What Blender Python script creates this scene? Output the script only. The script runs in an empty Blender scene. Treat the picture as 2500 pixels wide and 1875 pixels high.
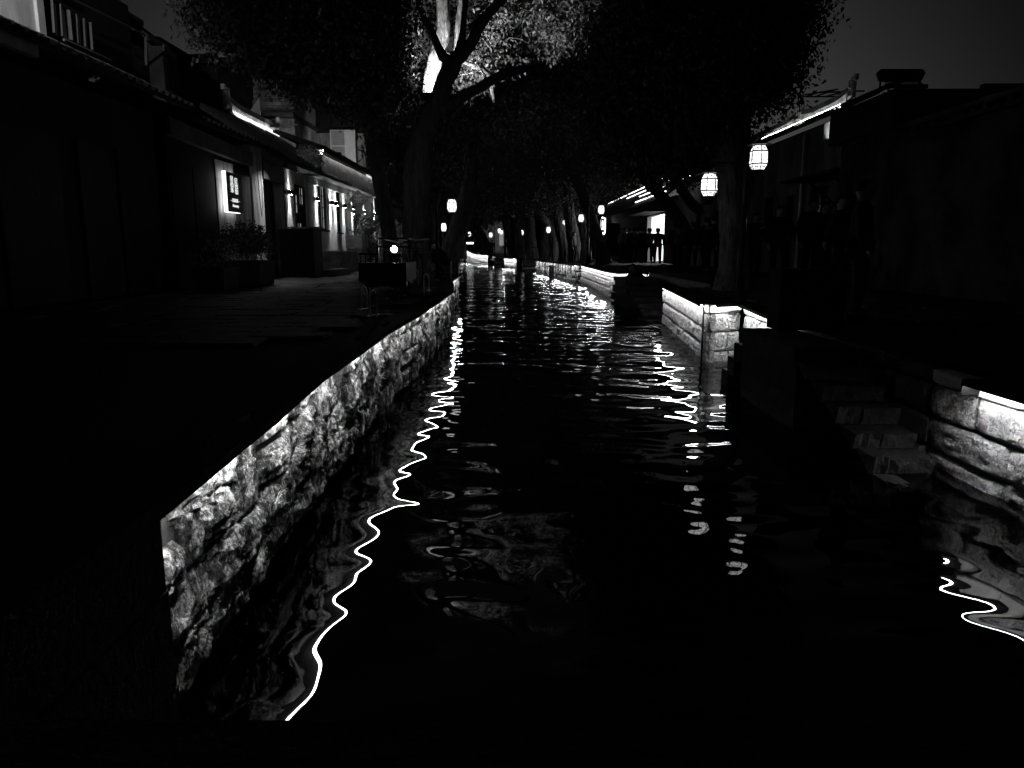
import bpy, bmesh, math, random
import numpy as np
from mathutils import Vector, Matrix, noise
R=math.radians
rnd=random.Random(7)
sc=bpy.context.scene
# ------------------------------------------------------------------ camera, world, exposure
FPX=1800.0; PITCH=math.atan(332/FPX); CH=1.55
cam=bpy.data.cameras.new('camera'); camo=bpy.data.objects.new('camera',cam); sc.collection.objects.link(camo)
camo.location=(0,0,CH); camo.rotation_euler=(R(90)-PITCH,0,0)
cam.sensor_width=36; cam.lens=36*FPX/2500; cam.clip_start=.05; cam.clip_end=2000
sc.camera=camo
w=bpy.data.worlds.new('World'); sc.world=w; w.use_nodes=True
nt=w.node_tree; nt.nodes.clear()
sky=nt.nodes.new('ShaderNodeTexSky'); sky.sky_type='NISHITA'; sky.sun_disc=False
sky.sun_elevation=R(55); sky.sun_rotation=R(170); sky.air_density=1.0; sky.dust_density=1
bw=nt.nodes.new('ShaderNodeRGBToBW'); bg=nt.nodes.new('ShaderNodeBackground'); wo=nt.nodes.new('ShaderNodeOutputWorld')
nt.links.new(sky.outputs[0],bw.inputs[0]); nt.links.new(bw.outputs[0],bg.inputs[0]); nt.links.new(bg.outputs[0],wo.inputs[0])
tc=nt.nodes.new('ShaderNodeTexCoord'); dp=nt.nodes.new('ShaderNodeVectorMath'); dp.operation='DOT_PRODUCT'; dp.inputs[1].default_value=(0,1,0); nt.links.new(tc.outputs['Generated'],dp.inputs[0])
mr=nt.nodes.new('ShaderNodeMapRange'); mr.inputs['From Min'].default_value=.75; mr.inputs['From Max'].default_value=1; nt.links.new(dp.outputs['Value'],mr.inputs['Value'])
pw=nt.nodes.new('ShaderNodeMath'); pw.operation='POWER'; pw.inputs[1].default_value=2; nt.links.new(mr.outputs[0],pw.inputs[0])
ma=nt.nodes.new('ShaderNodeMath'); ma.operation='MULTIPLY_ADD'; ma.inputs[1].default_value=.0008*22; ma.inputs[2].default_value=.0008; nt.links.new(pw.outputs[0],ma.inputs[0])
nt.links.new(ma.outputs[0],bg.inputs[1])   # town glow: the night sky is palest low over the end of the canal
sc.view_settings.view_transform='Standard'; sc.view_settings.look='None'; sc.view_settings.exposure=0; sc.view_settings.gamma=1
sc.view_settings.use_curve_mapping=False
cy=sc.cycles; cy.max_bounces=6; cy.diffuse_bounces=2; cy.glossy_bounces=3; cy.transmission_bounces=3; cy.transparent_max_bounces=8
cy.use_denoising=True; cy.caustics_reflective=False; cy.caustics_refractive=False
try: cy.use_light_tree=True
except Exception: pass
cy.sample_clamp_indirect=3

# ------------------------------------------------------------------ measuring helpers
_c,_s=math.cos(PITCH),math.sin(PITCH)
def ray(x,y):
    u=(x-1250)/FPX; v=(937.5-y)/FPX
    return u,_c+v*_s,-_s+v*_c
def G(x,y,z=0.0):
    a,b,d=ray(x,y); t=(z-CH)/d; return Vector((a*t,b*t,z))
def PX(x,y,X):
    a,b,d=ray(x,y); t=X/a; return Vector((X,b*t,CH+d*t))
def PY(x,y,Y):
    a,b,d=ray(x,y); t=Y/b; return Vector((a*t,Y,CH+d*t))

# ------------------------------------------------------------------ materials
MATS={}
def mat(name,base=.2,rough=.8,scale=6,var=.35,bump=.3,bscale=None,emit=None,metal=0,strike=None,spec=.12,dist=.02):
    if name in MATS: return MATS[name]
    m=bpy.data.materials.new(name); m.use_nodes=True; t=m.node_tree; n=t.nodes; L=t.links
    p=n['Principled BSDF']; p.inputs['Roughness'].default_value=rough; p.inputs['Metallic'].default_value=metal
    p.inputs['Specular IOR Level'].default_value=spec
    geo=n.new('ShaderNodeNewGeometry')
    vec=geo.outputs['Position']
    if strike:
        mp=n.new('ShaderNodeMapping'); mp.inputs['Scale'].default_value=strike; L.new(vec,mp.inputs[0]); vec=mp.outputs[0]
    a=n.new('ShaderNodeTexNoise'); a.inputs['Scale'].default_value=scale; a.inputs['Detail'].default_value=6; a.inputs['Roughness'].default_value=.65
    L.new(vec,a.inputs['Vector'])
    r=n.new('ShaderNodeValToRGB'); e=r.color_ramp.elements
    lo=base*(1-var); hi=min(1,base*(1+var)); e[0].position=.32; e[1].position=.68
    e[0].color=(lo,lo,lo,1); e[1].color=(hi,hi,hi,1)
    L.new(a.outputs['Fac'],r.inputs[0]); L.new(r.outputs[0],p.inputs['Base Color'])
    if bump:
        b=n.new('ShaderNodeTexNoise'); b.inputs['Scale'].default_value=bscale or scale*5; b.inputs['Detail'].default_value=5; b.inputs['Roughness'].default_value=.6
        L.new(vec,b.inputs['Vector'])
        bb=n.new('ShaderNodeBump'); bb.inputs['Strength'].default_value=bump; bb.inputs['Distance'].default_value=dist
        L.new(b.outputs['Fac'],bb.inputs['Height']); L.new(bb.outputs[0],p.inputs['Normal'])
    if emit:
        p.inputs['Emission Color'].default_value=(1,1,1,1); p.inputs['Emission Strength'].default_value=emit
    MATS[name]=m; return m
def emat(name,s):
    if name in MATS: return MATS[name]
    m=bpy.data.materials.new(name); m.use_nodes=True; n=m.node_tree.nodes; n.clear()
    e=n.new('ShaderNodeEmission'); e.inputs[1].default_value=s; o=n.new('ShaderNodeOutputMaterial'); m.node_tree.links.new(e.outputs[0],o.inputs[0])
    MATS[name]=m; return m
def stonemat(name,lo,hi,scale,stain,bsc,dist,stain_at=(.42,.56)):
    m=mat(name,(lo+hi)/2,.88,scale,(hi-lo)/(hi+lo),1.0,bsc,dist=dist); t=m.node_tree; n=t.nodes; L=t.links; p=n['Principled BSDF']
    g=n.new('ShaderNodeNewGeometry'); src=p.inputs['Base Color'].links[0].from_socket
    def stn(sc_,a,b_,k,strk=(1,1,1),det=8):
        mp=n.new('ShaderNodeMapping'); mp.inputs['Scale'].default_value=strk; L.new(g.outputs['Position'],mp.inputs[0])
        x=n.new('ShaderNodeTexNoise'); x.inputs['Scale'].default_value=sc_; x.inputs['Detail'].default_value=det; x.inputs['Roughness'].default_value=.72; L.new(mp.outputs[0],x.inputs['Vector'])
        r=n.new('ShaderNodeMapRange'); r.inputs['From Min'].default_value=a; r.inputs['From Max'].default_value=b_; r.inputs['To Min'].default_value=k; r.inputs['To Max'].default_value=1; L.new(x.outputs['Fac'],r.inputs['Value']); return r.outputs[0]
    a=stn(2.6,stain_at[0],stain_at[1],stain,(1,1,.7)); b_=stn(26,.40,.56,stain+.18*(1-stain))
    mu=n.new('ShaderNodeMath'); mu.operation='MULTIPLY'; L.new(a,mu.inputs[0]); L.new(b_,mu.inputs[1])
    vm=n.new('ShaderNodeVectorMath'); vm.operation='SCALE'; L.new(src,vm.inputs[0]); L.new(mu.outputs[0],vm.inputs['Scale']); L.new(vm.outputs[0],p.inputs['Base Color'])
    # second, coarser chisel relief
    bb=[q for q in n if q.type=='BUMP'][0]; x=n.new('ShaderNodeTexNoise'); x.inputs['Scale'].default_value=bsc*.32; x.inputs['Detail'].default_value=6; x.inputs['Roughness'].default_value=.7; L.new(g.outputs['Position'],x.inputs['Vector'])
    b2=n.new('ShaderNodeBump'); b2.inputs['Distance'].default_value=dist*1.6; L.new(x.outputs['Fac'],b2.inputs['Height']); L.new(b2.outputs[0],bb.inputs['Normal'])
    return m
rubble=stonemat('rubble_stone',.14,.80,9,.05,48,.06,(.46,.55))
ashlar=stonemat('ashlar_stone',.36,.62,7,.45,24,.05,(.30,.44))
coping=stonemat('coping_stone',.5,.7,6,.7,34,.006,(.28,.40))
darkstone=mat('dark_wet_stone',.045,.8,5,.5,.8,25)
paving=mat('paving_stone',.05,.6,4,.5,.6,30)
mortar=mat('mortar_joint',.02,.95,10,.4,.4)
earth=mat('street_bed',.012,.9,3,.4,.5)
plaster=mat('white_plaster',.55,.9,2.2,.28,.15,30,strike=(1.6,1.6,.5))
oldplaster=mat('stained_plaster',.32,.9,1.8,.6,.35,20,strike=(1.5,1.5,.45))
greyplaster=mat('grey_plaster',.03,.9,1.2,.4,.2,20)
darkwood=mat('dark_wood',.014,.6,3,.5,.3,30,strike=(4,4,.4))
wood=mat('weathered_wood',.22,.7,3,.5,.4,20,strike=(6,6,.3))
rooft=mat('roof_tile',.045,.8,8,.4,.4,30)
ridgem=mat('ridge_plaster',.5,.85,5,.5,.4,20)
brickm=mat('old_brick',.16,.9,9,.6,.6,40)
metalw=mat('painted_metal',.45,.5,4,.15,.05)
metald=mat('dark_metal',.012,.45,8,.3,.1)
steel=mat('bare_steel',.4,.35,8,.2,.05,metal=.8)
bark=mat('tree_bark',.11,.9,5,.5,1.0,11,strike=(2.6,2.6,.45),dist=.06)
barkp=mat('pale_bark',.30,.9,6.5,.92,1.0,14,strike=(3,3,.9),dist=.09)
litleaf=mat('lit_leaf',.13,.5,2,.5,0,spec=.4)  # brighter leaf copy, floodlight on the crown put into the colour
leafm=mat('tree_leaf',.05,.5,2,.35,0,spec=.5)  # darkened leaf copy, keeps the unlit crowns near black
leafb=mat('bush_leaf',.11,.5,2,.35,0,spec=.5)
cloth=mat('dark_cloth',.015,.9,8,.4,.3)
cloth2=mat('mid_cloth',.11,.9,8,.4,.3)
cloth3=mat('pale_cloth',.3,.9,8,.3,.3)
skin=mat('skin',.4,.6,8,.1,0)
hair=mat('hair',.015,.6,8,.2,0)
rubber=mat('rubber',.02,.8,8,.2,0)
bed=mat('canal_bed',.03,.9,3,.4,.5)
glassd=mat('window_glass',.02,.15,3,.2,0,spec=.6)
lednear=emat('led_light_near',150.0); led=emat('led_light',95.0); ledf=emat('led_light_far',110.0); ledhouse=mat('strip_housing',.004,.9,8,.1,0); lantern_e=emat('lantern_paper',2.3); bulb=emat('bulb_light',80)
shop_e=emat('shop_light',9.0); sign_e=emat('sign_glow',2.3); roofled=emat('roof_led',7); text_e=emat('sign_letters',.9)
wingl=emat('lit_window',.22); farbulb=emat('far_bulb',160); leds=emat('led_light_shelf',5)
# water
wm=bpy.data.materials.new('canal_water'); wm.use_nodes=True; t=wm.node_tree; n=t.nodes; L=t.links; n.clear()
o=n.new('ShaderNodeOutputMaterial'); mix=n.new('ShaderNodeMixShader'); tr=n.new('ShaderNodeBsdfTransparent'); gl=n.new('ShaderNodeBsdfGlossy'); fr=n.new('ShaderNodeFresnel')
tr.inputs[0].default_value=(.16,.16,.16,1); gl.inputs[0].default_value=(.95,)*3+(1,); gl.inputs['Roughness'].default_value=.012; fr.inputs[0].default_value=1.33
g=n.new('ShaderNodeNewGeometry')
def wn(scale,det,mp):
    m=n.new('ShaderNodeMapping'); m.inputs['Scale'].default_value=mp; L.new(g.outputs['Position'],m.inputs[0])
    x=n.new('ShaderNodeTexNoise'); x.inputs['Scale'].default_value=scale; x.inputs['Detail'].default_value=det; x.inputs['Roughness'].default_value=.45; L.new(m.outputs[0],x.inputs['Vector']); return x.outputs['Fac']
b1=n.new('ShaderNodeBump'); b1.inputs['Distance'].default_value=.0015; b1.inputs['Strength'].default_value=1
b2=n.new('ShaderNodeBump'); b2.inputs['Distance'].default_value=.003; b2.inputs['Strength'].default_value=1
mr1=n.new('ShaderNodeMapRange'); sx1=n.new('ShaderNodeSeparateXYZ'); L.new(g.outputs['Position'],sx1.inputs[0]); L.new(sx1.outputs['Y'],mr1.inputs['Value'])
mr1.inputs['From Min'].default_value=7; mr1.inputs['From Max'].default_value=26; mr1.inputs['To Min'].default_value=1; mr1.inputs['To Max'].default_value=.75
mu1=n.new('ShaderNodeMath'); mu1.operation='MULTIPLY'; L.new(wn(2.1,1.0,(.8,1.25,1)),mu1.inputs[0]); L.new(mr1.outputs[0],mu1.inputs[1]); L.new(mu1.outputs[0],b1.inputs['Height'])
# ripples get livelier away from the bridge
sx=n.new('ShaderNodeSeparateXYZ'); L.new(g.outputs['Position'],sx.inputs[0])
mr=n.new('ShaderNodeMapRange'); mr.inputs['From Min'].default_value=5; mr.inputs['From Max'].default_value=16; mr.inputs['To Min'].default_value=.04; mr.inputs['To Max'].default_value=.55; L.new(sx.outputs['Y'],mr.inputs['Value'])
mu=n.new('ShaderNodeMath'); mu.operation='MULTIPLY'; L.new(wn(4.2,3.0,(.55,1.3,1)),mu.inputs[0]); L.new(mr.outputs[0],mu.inputs[1])
b3=n.new('ShaderNodeBump'); b3.inputs['Distance'].default_value=.004; b3.inputs['Strength'].default_value=1
mr3=n.new('ShaderNodeMapRange'); L.new(sx.outputs['Y'],mr3.inputs['Value']); mr3.inputs['From Min'].default_value=9; mr3.inputs['From Max'].default_value=30; mr3.inputs['To Min'].default_value=0; mr3.inputs['To Max'].default_value=1
mu3=n.new('ShaderNodeMath'); mu3.operation='MULTIPLY'; L.new(wn(.85,1.5,(.7,1.2,1)),mu3.inputs[0]); L.new(mr3.outputs[0],mu3.inputs[1]); L.new(mu3.outputs[0],b3.inputs['Height']); L.new(b1.outputs[0],b3.inputs['Normal'])
L.new(mu.outputs[0],b2.inputs['Height']); L.new(b3.outputs[0],b2.inputs['Normal'])
L.new(b2.outputs[0],gl.inputs['Normal']); L.new(b2.outputs[0],fr.inputs['Normal'])
L.new(fr.outputs[0],mix.inputs[0]); L.new(tr.outputs[0],mix.inputs[1]); L.new(gl.outputs[0],mix.inputs[2]); L.new(mix.outputs[0],o.inputs[0])

# ------------------------------------------------------------------ object helpers
COL=sc.collection
def tag(o,label=None,cat=None,group=None,kind=None):
    if label: o['label']=label
    if cat: o['category']=cat
    if group: o['group']=group
    if kind: o['kind']=kind
    return o
def thing(name,label,cat,loc=(0,0,0),rz=0,group=None):
    o=bpy.data.objects.new(name,None); o.empty_display_size=.2; o.location=loc; o.rotation_euler=(0,0,rz); COL.objects.link(o)
    return tag(o,label,cat,group)
class MB:
    def __init__(s): s.v=[];s.f=[]
    def add(s,v,f):
        k=len(s.v); s.v+=[tuple(a) for a in v]; s.f+=[tuple(i+k for i in q) for q in f]; return s
    def box(s,x0,x1,y0,y1,z0,z1):
        return s.add([(x0,y0,z0),(x1,y0,z0),(x1,y1,z0),(x0,y1,z0),(x0,y0,z1),(x1,y0,z1),(x1,y1,z1),(x0,y1,z1)],
            [(3,2,1,0),(4,5,6,7),(0,1,5,4),(1,2,6,5),(2,3,7,6),(3,0,4,7)])
    def hull8(s,lo,hi): # two quads
        return s.add(list(lo)+list(hi),[(3,2,1,0),(4,5,6,7),(0,1,5,4),(1,2,6,5),(2,3,7,6),(3,0,4,7)])
    def tube(s,pts,r,n=8,cap=True,jit=0):
        pts=[Vector(p) for p in pts]; rs=r if hasattr(r,'__len__') else [r]*len(pts)
        k=len(s.v); prev=None
        for i,p in enumerate(pts):
            d=(pts[min(i+1,len(pts)-1)]-pts[max(i-1,0)]).normalized()
            if prev is None:
                u=d.cross(Vector((0,0,1)) if abs(d.z)<.9 else Vector((1,0,0))).normalized()
            else: u=(prev-d*prev.dot(d)).normalized()
            prev=u; w_=d.cross(u)
            for j in range(n):
                a=2*math.pi*j/n; rr=rs[i]*(1+(rnd.uniform(-jit,jit) if jit else 0))
                s.v.append(tuple(p+(u*math.cos(a)+w_*math.sin(a))*rr))
        for i in range(len(pts)-1):
            for j in range(n):
                a=k+i*n+j; b=k+i*n+(j+1)%n; s.f.append((a,b,b+n,a+n))
        if cap:
            s.f.append(tuple(k+j for j in range(n))[::-1]); e=k+(len(pts)-1)*n; s.f.append(tuple(e+j for j in range(n)))
        return s
    def prism(s,poly,axis,a,b): # poly of 2d points extruded along axis
        def P(q,t):
            return {'x':(t,q[0],q[1]),'y':(q[0],t,q[1]),'z':(q[0],q[1],t)}[axis]
        n=len(poly); v=[P(q,a) for q in poly]+[P(q,b) for q in poly]
        return s.add(v,[tuple(range(n))[::-1],tuple(range(n,2*n))]+[(i,(i+1)%n,n+(i+1)%n,n+i) for i in range(n)])
    def lathe(s,prof,n=12,c=(0,0,0)):
        k=len(s.v)
        for r,z in prof:
            for j in range(n):
                a=2*math.pi*j/n; s.v.append((c[0]+r*math.cos(a),c[1]+r*math.sin(a),c[2]+z))
        for i in range(len(prof)-1):
            for j in range(n):
                a=k+i*n+j; b=k+i*n+(j+1)%n; s.f.append((a,b,b+n,a+n))
        s.f.append(tuple(k+j for j in range(n))[::-1]); e=k+(len(prof)-1)*n; s.f.append(tuple(e+j for j in range(n)))
        return s
    def mesh(s,name,m,smooth=False):
        me=bpy.data.meshes.new(name); me.from_pydata(s.v,[],s.f); me.validate(); 
        bm=bmesh.new(); bm.from_mesh(me); bmesh.ops.recalc_face_normals(bm,faces=bm.faces); bm.to_mesh(me); bm.free()
        me.materials.append(m)
        if smooth: me.polygons.foreach_set('use_smooth',[True]*len(me.polygons))
        return me
    def build(s,name,m,parent=None,smooth=False,loc=None):
        o=bpy.data.objects.new(name,s.mesh(name,m,smooth)); COL.objects.link(o)
        if parent: o.parent=parent
        if loc is not None: o.location=loc
        return o
def link(name,me,parent=None,mtx=None,label=None):
    o=bpy.data.objects.new(name,me); COL.objects.link(o)
    if parent: o.parent=parent
    if mtx is not None: o.matrix_local=mtx
    if label: o['label']=label
    return o
def kids(o): return [c for c in o.children]
def copy_tree(o,parent=None):
    c=o.copy(); COL.objects.link(c); c.parent=parent
    for k in kids(o): copy_tree(k,c)
    return c
def struct(o,name=None): o['kind']='structure'; return o
def spot(name,loc,to,energy,size,blend=.2,rad=.01,parent=None):
    l=bpy.data.lights.new(name,'SPOT'); l.energy=energy; l.spot_size=size; l.spot_blend=blend; l.shadow_soft_size=rad
    o=bpy.data.objects.new(name,l); COL.objects.link(o); o.location=loc
    o.rotation_euler=(Vector(to)-Vector(loc)).to_track_quat('-Z','Y').to_euler()
    if parent: o.parent=parent; o.location=Vector(loc)-parent.location
    return o

# stone meshes: unit blocks (length x, depth y towards -y, height z), relief on the front
def stone_mesh(seed,relief,m,name='stone'):
    r=random.Random(seed); b=MB(); nx,nz=5,4
    xs=[-.5,-.40,0,.40,.5]; zs=[-.5,-.36,.36,.5]
    idx={}
    for i in range(nx):
        for j in range(nz):
            e=(i in(0,nx-1)) + (j in(0,nz-1))
            y=-1+ ((.0 if e==0 else .12 if e==1 else .3) if relief>.2 else (0 if e==0 else .16 if e==1 else .3)) - r.uniform(-relief,relief)*(1.2 if e==0 else .8)
            x=xs[i]+(r.uniform(-.05,.05)*relief*3); z=zs[j]+(r.uniform(-.05,.05)*relief*3)
            if e==2: x*=.95; z*=.93
            idx[i,j]=len(b.v); b.v.append((x,y,z))
    for i in range(nx-1):
        for j in range(nz-1): b.f.append((idx[i,j],idx[i+1,j],idx[i+1,j+1],idx[i,j+1]))
    rim=[(i,0) for i in range(nx)]+[(nx-1,j) for j in range(1,nz)]+[(i,nz-1) for i in range(nx-2,-1,-1)]+[(0,j) for j in range(nz-2,0,-1)]
    k=len(b.v)
    for q in rim: v=b.v[idx[q]]; b.v.append((v[0],0,v[2]))
    N=len(rim)
    for a in range(N): b.f.append((idx[rim[a]],k+a,k+(a+1)%N,idx[rim[(a+1)%N]]))
    return b.mesh(name,m,smooth=relief>.12)
def rough_stone(seed,m,nx,nz,rim,amp,facet,name='stone'):
    r=random.Random(seed); b=MB(); off=Vector((seed*3.1,seed*1.7,seed*.9)); 
    planes=[(r.uniform(-.5,.5),r.uniform(-.5,.5),r.uniform(-facet,facet),r.uniform(-facet,facet),r.uniform(-.25,.05)*facet*2) for _ in range(5)]
    c1,c2,c3,c4=[r.uniform(-.09,.09)*(1 if facet>.3 else .12) for _ in range(4)]
    def H(x,z):
        d=max(abs(x),abs(z))*2; rr=(abs(2*x)**5+abs(2*z)**5)**.2
        h=1-rim*max(0,(rr-.72)/.28)**1.6
        h+=min(pl[4]+(x-pl[0])*pl[2]+(z-pl[1])*pl[3] for pl in planes)+.12*facet
        q=Vector((x*3,z*2.4,0))+off
        h+=amp*(noise.noise(q)*.55+noise.noise(q*2.3)*.6+noise.noise(q*5.1)*.55)
        return -h
    id_={}
    for i in range(nx):
        for j in range(nz):
            u=i/(nx-1)-.5; v=j/(nz-1)-.5; 
            u=math.copysign(.5*(abs(u)*2)**.8,u); v=math.copysign(.5*(abs(v)*2)**.8,v)
            x=u*(1+c1*v*2)+c2*v*v; z=v*(1+c3*u*2)+c4*u*u
            id_[i,j]=len(b.v); b.v.append((x,H(u,v),z))
    for i in range(nx-1):
        for j in range(nz-1): b.f.append((id_[i,j],id_[i+1,j],id_[i+1,j+1],id_[i,j+1]))
    rm=[(i,0) for i in range(nx)]+[(nx-1,j) for j in range(1,nz)]+[(i,nz-1) for i in range(nx-2,-1,-1)]+[(0,j) for j in range(nz-2,0,-1)]
    k=len(b.v)
    for q in rm: v=b.v[id_[q]]; b.v.append((v[0],0,v[2]))
    N=len(rm)
    for a in range(N): b.f.append((id_[rm[a]],k+a,k+(a+1)%N,id_[rm[(a+1)%N]]))
    return b.mesh(name,m,smooth=False)
RUB=[rough_stone(i,rubble,13,10,.22,.42,.55) for i in range(14)]
ASH=[rough_stone(50+i,ashlar,13,8,.26,.16,.08) for i in range(10)]
COP=[stone_mesh(80+i,.03,coping) for i in range(4)]
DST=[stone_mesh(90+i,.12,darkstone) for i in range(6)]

def wall(name,label,pts,rows,style,cat='canal wall',depth=.10,wlen=(.3,.6),core=.25,side=-1,cop=None,group=None,zb=-.35,mesh=None):
    """pts: [(x,y,ztop)...]; the visible face looks to the left of travel when side=-1. rows: heights as fractions from the top"""
    th=thing(name,label,cat,(pts[0][0],pts[0][1],0),group=group); O=th.location
    b=MB()
    nrm=[]
    for i in range(len(pts)-1):
        d=Vector((pts[i+1][0]-pts[i][0],pts[i+1][1]-pts[i][1],0)); L_=d.length; d.normalize(); nn=Vector((d.y,-d.x,0))
        nrm.append((d,nn,L_))
    for i,(d,nn,L_) in enumerate(nrm):
        tr=(.3 if (style!='rubble' and L_>.9) else depth*1.25) if L_>.5 else .0; t0=tr if (i==0 or style!='rubble') else 0; t1=tr if (i==len(nrm)-1 or style!='rubble') else 0
        p=Vector((pts[i][0],pts[i][1],0))+d*t0; q=Vector((pts[i+1][0],pts[i+1][1],0))-d*t1; back=-nn*core; f=-nn*depth*.95
        zt0,zt1=pts[i][2]-.012,pts[i+1][2]-.012
        lo=[p+f,q+f,q+back,p+back]
        b.hull8([(a.x-O.x,a.y-O.y,zb) for a in lo],[(a.x-O.x,a.y-O.y,z) for a,z in zip(lo,(zt0,zt1,zt1,zt0))])
    b.build('mortar_core',mortar,th)
    lib=mesh or (RUB if style=='rubble' else ASH)
    tot=sum(rows)
    for i,(d,nn,L_) in enumerate(nrm):
        ang=math.atan2(d.y,d.x)
        z=0
        for ri,rh in enumerate(rows):
            u=0
            isc=(ri==0 and cop)
            while u<L_-.01:
                lo,hi=(cop if isc else wlen)
                ln=rnd.uniform(lo,hi)
                if L_-u-ln<lo*.6: ln=L_-u
                ln=min(ln,L_-u)
                tm=(u+ln/2)/L_; zt=pts[i][2]*(1-tm)+pts[i+1][2]*tm
                H_=zt-zb; sc_=1.0
                jz=rnd.uniform(-.035,.035) if style=='rubble' and ri>0 else 0
                h=rh+ (rnd.uniform(-.05,.07) if style=='rubble' else 0)
                zc=zt-z-rh/2+jz
                c=Vector((pts[i][0],pts[i][1],0))+d*(u+ln/2)-nn*depth+Vector((0,0,zc))-O
                # local x along wall, local -y outward
                M=Matrix.Identity(4)
                xa=d if (Vector((0,0,1)).cross(d)).dot(-nn)>0 else -d
                ya=-nn; za=Vector((0,0,1))
                dep=depth*(rnd.uniform(.75,1.35) if style=='rubble' else rnd.uniform(.93,1.07)) if not isc else depth*1.0
                tilt=rnd.uniform(-.08,.08) if style=='rubble' else rnd.uniform(-.006,.006)
                gp=(.009 if style=='rubble' else .012)*(1 if c.y+O.y<30 else 2.2); lg=max(ln-gp,ln*.8); hg=max(h-gp*1.15,h*.8)
                M=Matrix((( xa.x*lg,ya.x*dep,0,c.x),(xa.y*lg,ya.y*dep,0,c.y),(0,0,hg,c.z),(0,0,0,1)))
                M=Matrix.Translation(c)@Matrix.Rotation(tilt,4,ya)@Matrix.Translation(-c)@M
                link('stone',rnd.choice(COP if isc else lib),th,M)
                u+=ln
            z+=rh
    # slope lower rows are below the water line
    return th
def light_strip(label,pts,zoff=-.03,out=.10,wd=.022,m=led,side=-1,group='light strips under the canal edges',body=True,ends=False):
    """thin metal channel fixed along the top of a wall, lamp side facing down"""
    th=thing('light_strip',label,'light strip',(pts[0][0],pts[0][1],pts[0][2]),group=group); O=th.location
    a=MB(); b=MB()
    P=[Vector(p) for p in pts]; N=[]
    for i in range(len(P)):
        d=(P[min(i+1,len(P)-1)]-P[max(i-1,0)]); d.z=0; d.normalize(); N.append(Vector((d.y,-d.x,0)))
    for i in range(len(P)-1):
        p,q=P[i]-O,P[i+1]-O
        for mb,o0,o1,z0,z1 in ((a,-.2,out+.012,-.004,.014),(b,out-wd,out,zoff,zoff+.012)):  # top plate widened inward, a black sheet standing in for shade
            lo=[p+N[i]*o0,q+N[i+1]*o0,q+N[i+1]*o1,p+N[i]*o1]
            mb.hull8([(v.x,v.y,v.z+z0) for v in lo],[(v.x,v.y,v.z+z1) for v in lo])
        # small back lip carrying the diffuser
        lo=[p+N[i]*(out),q+N[i+1]*(out),q+N[i+1]*(out+.006),p+N[i]*(out+.006)]
        a.hull8([(v.x,v.y,v.z+zoff-.002) for v in lo],[(v.x,v.y,v.z+.0) for v in lo])
    for e_,i_ in (((P[0],0),(P[-1],-1)) if ends else ()):  # added end plates that block light grazing past the strip
        q_=e_-O; dd=N[i_]; t_=Vector((-dd.y,dd.x,0))*.006; lo=[q_+dd*.0-t_,q_+dd*(out+.012)-t_,q_+dd*(out+.012)+t_,q_+dd*.0+t_]; a.hull8([(v.x,v.y,v.z+zoff-.06) for v in lo],[(v.x,v.y,v.z) for v in lo])
    a.build('housing',ledhouse,th); b.build('diffuser',m,th)
    return th

# ------------------------------------------------------------------ water, canal bed, sky-lit ground
SL=.80; SR=.78
def water_mesh():
    r=np.random.RandomState(5); ys=[-1.0]; 
    while ys[-1]<100: ys.append(ys[-1]+max(.025,min(.085 if ys[-1]<55 else .14,.0036*max(ys[-1],1)**1.15)))
    ys+= [130,400]; ys=np.array(ys); nx=190
    t=np.linspace(0,1,nx)
    x0=np.where(ys<22,-1.6,np.interp(ys,[22,45,90,100],[-2.6,-4.2,-8,-9])); x1=np.interp(ys,[0,20,24,35,50,60,72,90],[4.6,4.6,4.6,4.0,3,1.8,.0,-3.0])
    x0=np.where(ys>=130,-60,x0); x1=np.where(ys>=130,60,x1)
    X=x0[:,None]+(x1-x0)[:,None]*t[None]; Y=np.repeat(ys[:,None],nx,1); Z=np.zeros_like(X)
    K=110
    lam=np.exp(r.uniform(np.log(.22),np.log(2.6),K)); ang=r.normal(size=K)*.55+np.where(r.rand(K)<.5,0,math.pi)+.15; ph=r.uniform(0,6.28,K)
    for l,a,p_ in zip(lam,ang,ph):
        k=2*math.pi/l
        # slope of each component; short waves die out near the bridge and beyond the distance where they cannot be seen
        near=.0036*np.interp(l,[.22,.5,.9,2.6],[1.25,1.25,.7,.15]); far=.0085*np.interp(l,[.22,.5,1.0,2.6],[1.3,1.3,.8,.45])
        s=near+(far-near)*np.clip((Y-3.5)/11,0,1)**1.1
        s=s*np.clip((l-2.6*np.interp(Y,[5,20,60],[.03,.08,.12]))/.08,0,1)
        Z+=s/k*np.sin(k*(X*math.sin(a)+Y*math.cos(a))+p_)
    Z*=np.clip((105-Y)/10,0,1)
    v=np.stack([X,Y,Z],2).reshape(-1,3); n_=len(ys)
    i=np.arange(n_-1)[:,None]*nx+np.arange(nx-1)[None]; f=np.stack([i,i+1,i+nx+1,i+nx],2).reshape(-1,4)
    me=bpy.data.meshes.new('canal_water'); me.vertices.add(len(v)); me.vertices.foreach_set('co',v.astype(np.float32).ravel())
    me.loops.add(len(f)*4); me.loops.foreach_set('vertex_index',f.astype(np.int32).ravel()); me.polygons.add(len(f))
    me.polygons.foreach_set('loop_start',np.arange(0,len(f)*4,4,dtype=np.int32)); me.polygons.foreach_set('loop_total',np.full(len(f),4,dtype=np.int32))
    me.polygons.foreach_set('use_smooth',[True]*len(f)); me.update(); me.materials.append(wm); return me
struct(link('canal_water',water_mesh()))
b=MB(); b.add([(-60,-2,-1.1),(60,-2,-1.1),(60,400,-1.1),(-60,400,-1.1)],[(0,1,2,3)])
struct(b.build('canal_bed',bed))

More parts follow.
